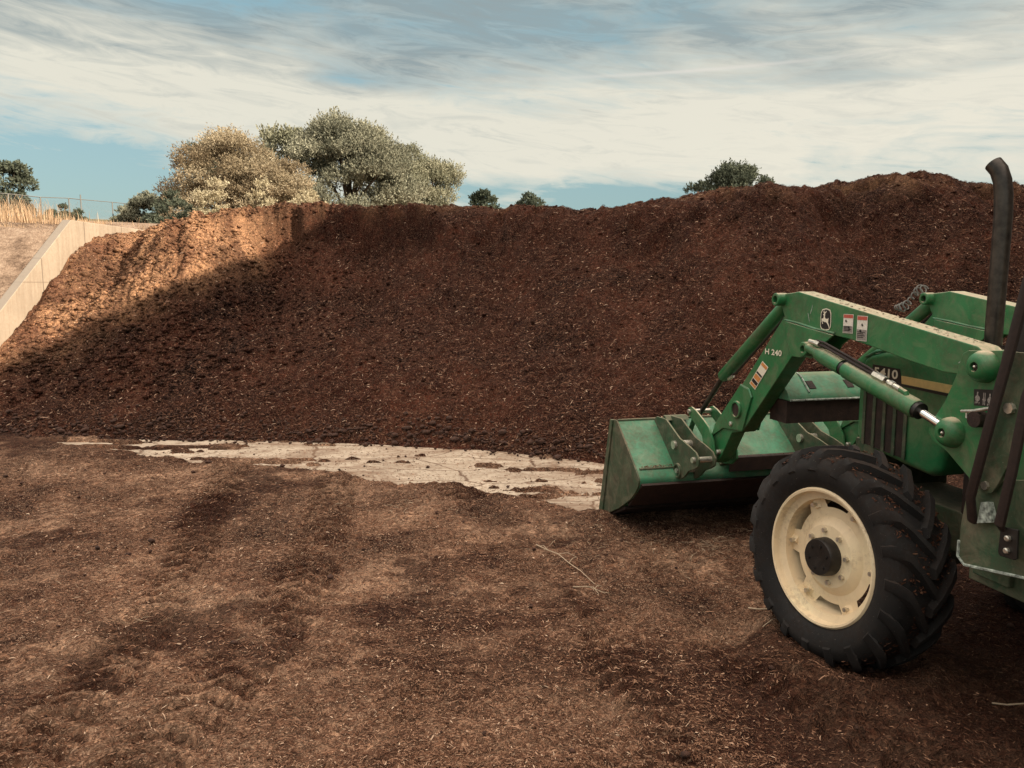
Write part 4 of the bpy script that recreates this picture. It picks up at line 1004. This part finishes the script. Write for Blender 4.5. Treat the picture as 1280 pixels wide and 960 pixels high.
# engine, axle, transmission, frame
b = MB(); b.box(1.9, 2.84, 2.86, 3.30, .55, 1.06); b.box(2.2, 2.8, 2.80, 2.90, .75, .98); b.tube([P3(2.3, .7, 2.83), P3(2.7, .7, 2.83)], .07, 16); b.tube([P3(2.5, 1.0, 2.80), P3(2.5, .60, 2.80)], .05, 14)
part(b, 'engine', M['blackdirty'], bevel=.01)
b = MB(); b.box(2.2, 3.55, 2.90, 3.26, .52, .72); b.box(3.40, 3.60, 2.86, 3.30, .50, .95); b.prism([(3.55, .62), (3.75, .66), (3.75, .86), (3.55, .93)], 2.9, 3.26); part(b, 'front_frame', M['green_dirty'], bevel=.008)
b = MB(); b.tube([P3(3.045, .50, 2.50), P3(3.045, .50, 2.62), P3(3.045, .52, 2.9), P3(3.045, .52, 3.26), P3(3.045, .50, 3.54), P3(3.045, .50, 3.66)], [.12, .085, .11, .11, .085, .12], 18)
part(b, 'front_axle', M['green_dirty'])
b = MB(); b.box(.1, 1.95, 2.86, 3.30, .45, .98); b.tube([P3(.75, .78, 2.4), P3(.75, .78, 3.76)], .13, 18); part(b, 'transmission', M['green_dirty'], bevel=.02)
b = MB()
for r0 in (2.525, 3.515): b.box(1.2, 2.46, r0, r0 + .14, .60, .76)
b.box(2.25, 2.42, 2.5, 3.67, .64, .76); part(b, 'loader_frame', M['green_dirty'], bevel=.006)
# exhaust
b = MB(); pp = [P3(2.625, 1.35, 2.73), P3(2.628, 1.60, 2.73), P3(2.632, 2.06, 2.735), P3(2.636, 2.15, 2.733), P3(2.644, 2.205, 2.730), P3(2.660, 2.250, 2.725), P3(2.684, 2.280, 2.718)]
b.tube(pp, [.033, .034, .0345, .0345, .0345, .0345, .034], 28, caps=False); b.tube([pp[-1], (pp[-2][0] * .5 + pp[-1][0] * .5, pp[-2][1] * .5 + pp[-1][1] * .5, pp[-2][2] * .5 + pp[-1][2] * .5)], [.0315, .031], 28, caps=True)
ex = part(b, 'exhaust_pipe', M['pipe'], smooth=60)
b = MB(); b.lathe(P3(2.62, 1.50, 2.74), (0, 0, 1), [(0, .052), (.03, .052), (.03, .044)], 24); part(b, 'collar', M['blackdirty'], ex)

# mast furniture
b = MB(); b.flat([(2.482, 1.374), (2.379, 1.384), (2.384, 1.318), (2.476, 1.309)], 2.5035); st = part(b, 'pictogram_sticker', M['inkblack'], mastL, None)
b = MB()
for c in (2.460, 2.402):
    b.flat([(c - .012 * math.cos(t), 1.340 + .013 * math.sin(t)) for t in [i * math.pi / 4 for i in range(8)]], 2.5022)
    b.flat(rect(c + .003, c - .003, 1.320, 1.366), 2.5010)
    for q in (-.009, .009): b.flat(rect(c + q + .002, c + q - .002, 1.318, 1.326), 2.5022)
for q in (2.434, 2.427): b.flat(rect(q, q - .004, 1.318, 1.366), 2.5022)
b.flat(rect(2.437, 2.420, 1.336, 1.341), 2.5022)
part(b, 'pictogram', M['stickgrey'], mastL, None)
b = MB(); b.tube([P3(2.505, 1.283, 2.475), P3(2.44, 1.293, 2.468), P3(2.36, 1.318, 2.47)], [.006, .008, .007], 10); b.tube([P3(2.478, 1.285, 2.475), P3(2.478, 1.262, 2.475), P3(2.455, 1.255, 2.475)], .005, 8); part(b, 'locking_pin', M['zinc'], mastL)
b = MB(); b.tube([P3(2.43, 1.262, 2.505), P3(2.43, 1.262, 2.46)], .032, 14); part(b, 'pin_stop', M['blackdirty'], mastL)

# side panel and bars beside the front of the platform (near side)
b = MB(); b.prism([(2.360, .960), (2.311, 1.055), (2.118, 1.103), (1.70, 1.11), (1.45, 1.05), (1.45, .80), (2.085, .759), (2.340, .714), (2.372, .736), (2.374, .849)], 2.38, 2.395)
sp = part(b, 'side_panel', M['green_dirty'], bevel=.003)
b = MB(); b.tube([P3(2.374, .80, 2.380), P3(2.374, .737, 2.380), P3(2.340, .713, 2.380), P3(2.085, .758, 2.380), P3(1.5, .80, 2.380)], .006, 6); part(b, 'panel_lip', M['worn_sticker'], sp)
b = MB(); b.prism([(2.226, 1.55), (2.10, 1.55), (2.117, 1.29), (2.146, 1.184), (2.205, 1.055), (2.222, 1.030), (2.248, 1.018), (2.275, 1.026), (2.290, 1.048), (2.286, 1.078), (2.246, 1.252)], 2.355, 2.372)
br = part(b, 'upright_bar', M['green_dirty'], sp, bevel=.003)
b = MB(); b.tube([P3(2.168, 1.352, 2.338), P3(2.168, 1.352, 2.356)], .020, 8); b.tube([P3(2.248, 1.052, 2.345), P3(2.248, 1.052, 2.356)], .016, 8); part(b, 'bolt', M['zinc'], sp)
b = MB(); b.prism([(2.232, 1.418), (2.222, 1.60), (2.195, 1.76), (1.95, 1.76), (1.90, 1.425)], 2.395, 2.41); part(b, 'black_cover', M['black'], sp, bevel=.003)
b = MB(); b.prism([(2.10, 1.76), (1.75, 1.76), (1.75, 1.10), (2.10, 1.10)], 2.412, 2.425); part(b, 'cowl_side', M['green_dirty'], sp, bevel=.003)
b = MB(); b.tube([P3(2.05, 1.95, 2.32), P3(2.112, 1.80, 2.32), P3(2.162, 1.551, 2.32), P3(2.213, 1.318, 2.32), P3(2.278, 1.005, 2.32), P3(2.30, .90, 2.36)], .0215, 10, flat=.55)
part(b, 'black_strap', M['hose'])
b = MB(); b.tube([P3(2.02, 1.60, 2.32), P3(2.080, 1.40, 2.318), P3(2.112, 1.136, 2.318), P3(2.150, .935, 2.325), P3(2.152, .90, 2.36)], .021, 10, flat=.55)
part(b, 'black_strap', M['hose'])
b = MB(); b.prism([(2.155, .927), (2.085, .936), (2.080, .832), (2.092, .824), (2.150, .820), (2.158, .830)], 2.335, 2.345); bp = part(b, 'bolt_plate', M['black'], sp, bevel=.003)
b = MB()
for z in (.895, .850): b.lathe((2.335, 2.118, z), (-1, 0, 0), [(0, .011), (.010, .011), (.013, .007), (.013, .0005)], 8)
part(b, 'bolt', M['zinc'], sp)
b = MB(); b.flat([(2.262, .985), (2.232, .992), (2.205, .925), (2.272, .902)], 2.352); b.prism([(2.262, .985), (2.232, .992), (2.205, .925), (2.272, .902)], 2.353, 2.378); part(b, 'scuffed_sticker', M['worn_sticker'], sp, None)

# wheels
def wheel(name, centre, steer, camb, RT, RR, Wt, label, side=-1, lugs=19):
    """axis d points inward (to the tractor); centre lies in the outer rim plane"""
    root = bpy.data.objects.new(name, None); COL.objects.link(root); root.parent = T; root.location = (centre[0] - C0, centre[1] - A0, centre[2])
    s = side
    # inward direction in (r, a, z)
    d = Vector((math.cos(steer) * (-s), math.sin(steer) * (-s) * (1 if s < 0 else 1), 0)); d = Vector((-s * math.cos(steer), -math.sin(steer) * s, 0))
    d = (d + Vector((0, 0, math.tan(camb)))).normalized()
    def bld(b, nm, mat, par=root, **k):
        o = b.build(nm, mat, None, **k); o.parent = par
        for e in EXTRA.pop(o.name, []): e.parent = par
        return o
    o0 = Vector((0, 0, 0)); k = RR / .33; Rb = RT - .038 * RT / .55
    b = MB()
    tp = [(.012, RR - .004), (-.004, RR + .010), (-.022, RR + .045 * k), (-.034, RR + .09 * k), (-.030, Rb - .055), (-.012, Rb - .022), (.02, Rb - .006), (Wt * .5, Rb + .006), (Wt - .02, Rb - .006), (Wt + .012, Rb - .022), (Wt + .030, Rb - .055), (Wt + .034, RR + .09 * k), (Wt + .022, RR + .045 * k), (Wt + .004, RR + .01), (Wt - .012, RR - .004)]
    b.lathe(o0, d, tp, 72)
    dn, x, y = b.frame(d)
    def pt(t, rad, th): return dn * t + (x * math.cos(th) + y * math.sin(th)) * rad
    # chevron lugs wrapping over the shoulder
    hw = .024 * RT / .55; da = hw / Rb
    for sd_ in (0, 1):
        for i in range(lugs):
            th0 = 2 * math.pi * (i + .5 * sd_) / lugs; rows = []
            path = [(.52, 0.0, Rb - .004, RT), (.36, .10, Rb - .006, RT), (.18, .23, Rb - .010, RT - .002), (.03, .34, Rb - .020, RT - .010), (-.075, .39, Rb - .045, RT - .040), (-.125, .41, Rb - .085, Rb - .072)]
            for (f, dth, r0, r1) in path:
                t = f * Wt if sd_ == 0 else Wt - f * Wt; th = th0 + dth * .95
                if f < -.1: t0 = -.028 if sd_ == 0 else Wt + .028; t1 = -.040 if sd_ == 0 else Wt + .040
                else: t0 = t1 = t
                wv = 1.25 if f < .1 else 1.0
                rows.append([pt(t0, r0, th - da * wv * 1.25), pt(t0, r0, th + da * wv * 1.25), pt(t1, r1, th + da * wv * .8), pt(t1, r1, th - da * wv * .8)])
            base = len(b.v)
            for rw in rows: b.v += [tuple(q) for q in rw]
            for j in range(len(rows) - 1):
                for q in range(4): b.f.append((base + j * 4 + q, base + j * 4 + (q + 1) % 4, base + (j + 1) * 4 + (q + 1) % 4, base + (j + 1) * 4 + q))
            b.f.append((base, base + 1, base + 2, base + 3)); b.f.append(tuple(base + (len(rows) - 1) * 4 + q for q in (3, 2, 1, 0)))
    bld(b, 'tyre', M['rubber'], smooth=42)
    b = MB()
    b.lathe(o0, d, [(.014, RR - .018), (-.006, RR - .014), (-.008, RR - .004), (.0, RR + .004), (.010, RR + .004)], 72)
    b.lathe(o0, d, [(.012, RR - .014), (.030, RR - .020), (.036, RR - .034), (.040, RR - .052), (.16, RR - .056), (Wt - .05, RR - .050), (Wt, RR)], 72)
    # scalloped wheel disc
    seg = 96; base = len(b.v); rings = [(.085, None), (.080, .19 * k), (.060, .165 * k), (.050, .15 * k), (.046, .06 * k)]
    for (t, rad) in rings:
        for j in range(seg):
            th = 2 * math.pi * j / seg
            rr_ = rad if rad else (RR - .066) + (.014 if math.cos(6 * th) > .15 else -.030) * k
            b.v.append(tuple(pt(t, rr_, th)))
    for i in range(len(rings) - 1):
        for j in range(seg): b.f.append((base + i * seg + j, base + i * seg + (j + 1) % seg, base + (i + 1) * seg + (j + 1) % seg, base + (i + 1) * seg + j))
    rim = bld(b, 'rim', M['cream'], smooth=30)
    b = MB()
    for i in range(6):
        th = 2 * math.pi * i / 6
        b.tube([pt(.090, RR - .092, th), pt(.090, RR - .048, th)], .026, 4)
    bld(b, 'rim_bracket', M['cream'], smooth=30)
    b = MB()
    for i in range(8):
        if i < 6: th = 2 * math.pi * i / 6; b.tube([pt(.090, RR - .075, th), pt(.050, RR - .075, th)], [.012, .011], 6)
        th = 2 * math.pi * i / 8 + .2; b.tube([pt(.052, .125 * k, th), pt(.032, .125 * k, th)], [.0125, .0115], 6)
    bld(b, 'wheel_bolt', M['zinc'], smooth=30)
    b = MB(); b.lathe(o0, d, [(.05, .092 * k), (-.002, .090 * k), (-.012, .084 * k), (-.012, .070 * k), (-.008, .0005)], 40)
    for i in range(6): 
        th = i * math.pi / 3 + .3; b.tube([pt(-.006, .058 * k, th), pt(-.018, .058 * k, th)], .007, 6)
    bld(b, 'hub', M['black'], smooth=35)
    if label: root['label'] = label
    return root
ST = R(7.3)
wheel('front_wheel', (2.258, 3.045, .506), ST, R(-2.3), .524, .325, .27, 'near front wheel with cream rim and black hub')
wheel('front_wheel', (3.902, 3.045, .506), ST, R(2.3), .524, .325, .27, None, side=1)
wheel('rear_wheel', (2.05, .75, .76), 0, 0, .79, .50, .42, None, lugs=22)
wheel('rear_wheel', (4.11, .75, .76), 0, 0, .79, .50, .42, None, side=1, lugs=22)
# mulch packed between the lugs, crumbs on the bucket rail
def residue(parent, P, Nn, L, W_, name, label):
    o = slivers(name, np.array(P), np.array(Nn), L, W_, np.clip(RNG.beta(1.4, 3, len(P)) * .8, 0, 1), M['chips'], lift=.0, tilt=.3, label=label, kind='stuff'); o.parent = parent
fw = [o for o in T.children if o.name.startswith('front_wheel')][0]
dd = Vector((math.cos(ST), math.sin(ST), 0)) + Vector((0, 0, math.tan(R(-2.3)))); dd.normalize(); _, fx, fyv = MB().frame(dd)
P = []; Nn = []
for i in range(3800):
    th = random.uniform(0, 6.283); t = random.uniform(-.02, .29); sh = abs(t - .135) / .155
    if vnoise(np.array(th * 3.0), np.array(t * 9)) < .42: continue
    rad = .524 - .036 + .004 - .03 * max(0, sh - .8) * 5; nr = fx * math.cos(th) + fyv * math.sin(th)
    P.append(tuple(dd * t + nr * rad)); Nn.append(tuple(nr))
residue(fw, P, Nn, RNG.uniform(.006, .026, len(P)), RNG.uniform(.003, .008, len(P)), 'packed_mulch', 'mulch shreds packed between the tyre lugs')
P = []; Nn = []
for i in range(520):
    u = random.random(); r = 2.72 + .71 * random.random(); P.append((r - C0, 4.695 + .13 * u - A0, .602 - .035 * u)); Nn.append((0, .2, .98))
for i in range(380):
    r = 2.12 + 1.9 * random.random(); u = random.random(); P.append((r - C0, 4.80 + .016 * u - A0, .534 + .010 * u)); Nn.append((0, -.6, .8))
for i in range(130):
    u = random.random(); P.append((2.545 + .085 * random.random() - C0, 3.70 - 1.15 * u - A0, 1.7468 - .199 * u)); Nn.append((0, 0, 1))
residue(T, P, Nn, RNG.uniform(.005, .022, len(P)), RNG.uniform(.002, .006, len(P)), 'mulch_crumbs', 'mulch crumbs lying on the bucket and loader boom')
# operator station, out of frame to the right
for r0, r1 in ((2.05, 2.52), (3.64, 4.11)):
    arc = [(.75 + .92 * math.cos(t), .76 + .92 * math.sin(t)) for t in [R(10 + 14 * i) for i in range(12)]]
    inn = [(.75 + .90 * math.cos(t), .76 + .90 * math.sin(t)) for t in [R(10 + 14 * i) for i in range(12)]][::-1]
    b = MB(); b.prism(arc + inn, r0, r1); part(b, 'fender', M['green'])
b = MB(); b.box(.3, 1.9, 2.52, 3.64, .98, 1.02); part(b, 'platform', M['black'], bevel=.01)
b = MB(); b.box(.45, .95, 2.83, 3.33, 1.22, 1.33); b.prism([(.45, 1.30), (.57, 1.30), (.50, 1.80), (.38, 1.80)], 2.83, 3.33); b.box(.55, .8, 2.98, 3.18, 1.02, 1.22); part(b, 'seat', M['yellow'], bevel=.03)
b = MB(); b.prism([(1.95, 1.02), (1.60, 1.02), (1.68, 1.55), (1.95, 1.60)], 2.85, 3.31); part(b, 'dashboard', M['black'], bevel=.02)
b = MB(); rim = []
for i in range(25):
    t = 2 * math.pi * i / 24; rim.append((3.08 + .19 * math.cos(t), 1.45 + .17 * math.sin(t), 1.68 + .07 * math.sin(t)))
b.tube(rim, .014, 8, caps=False); b.tube([(3.08, 1.45, 1.68), (3.08, 1.66, 1.48)], .02, 8); b.tube([rim[0], rim[12]], .01, 6); part(b, 'steering_wheel', M['black'])
b = MB()
for r0 in (2.55, 3.61): b.tube([(r0, .35, .9), (r0, .33, 1.8), (r0, .30, 2.45)], .035, 8)
b.tube([(2.55, .30, 2.45), (3.61, .30, 2.45)], .035, 8); part(b, 'roll_bar', M['green'])
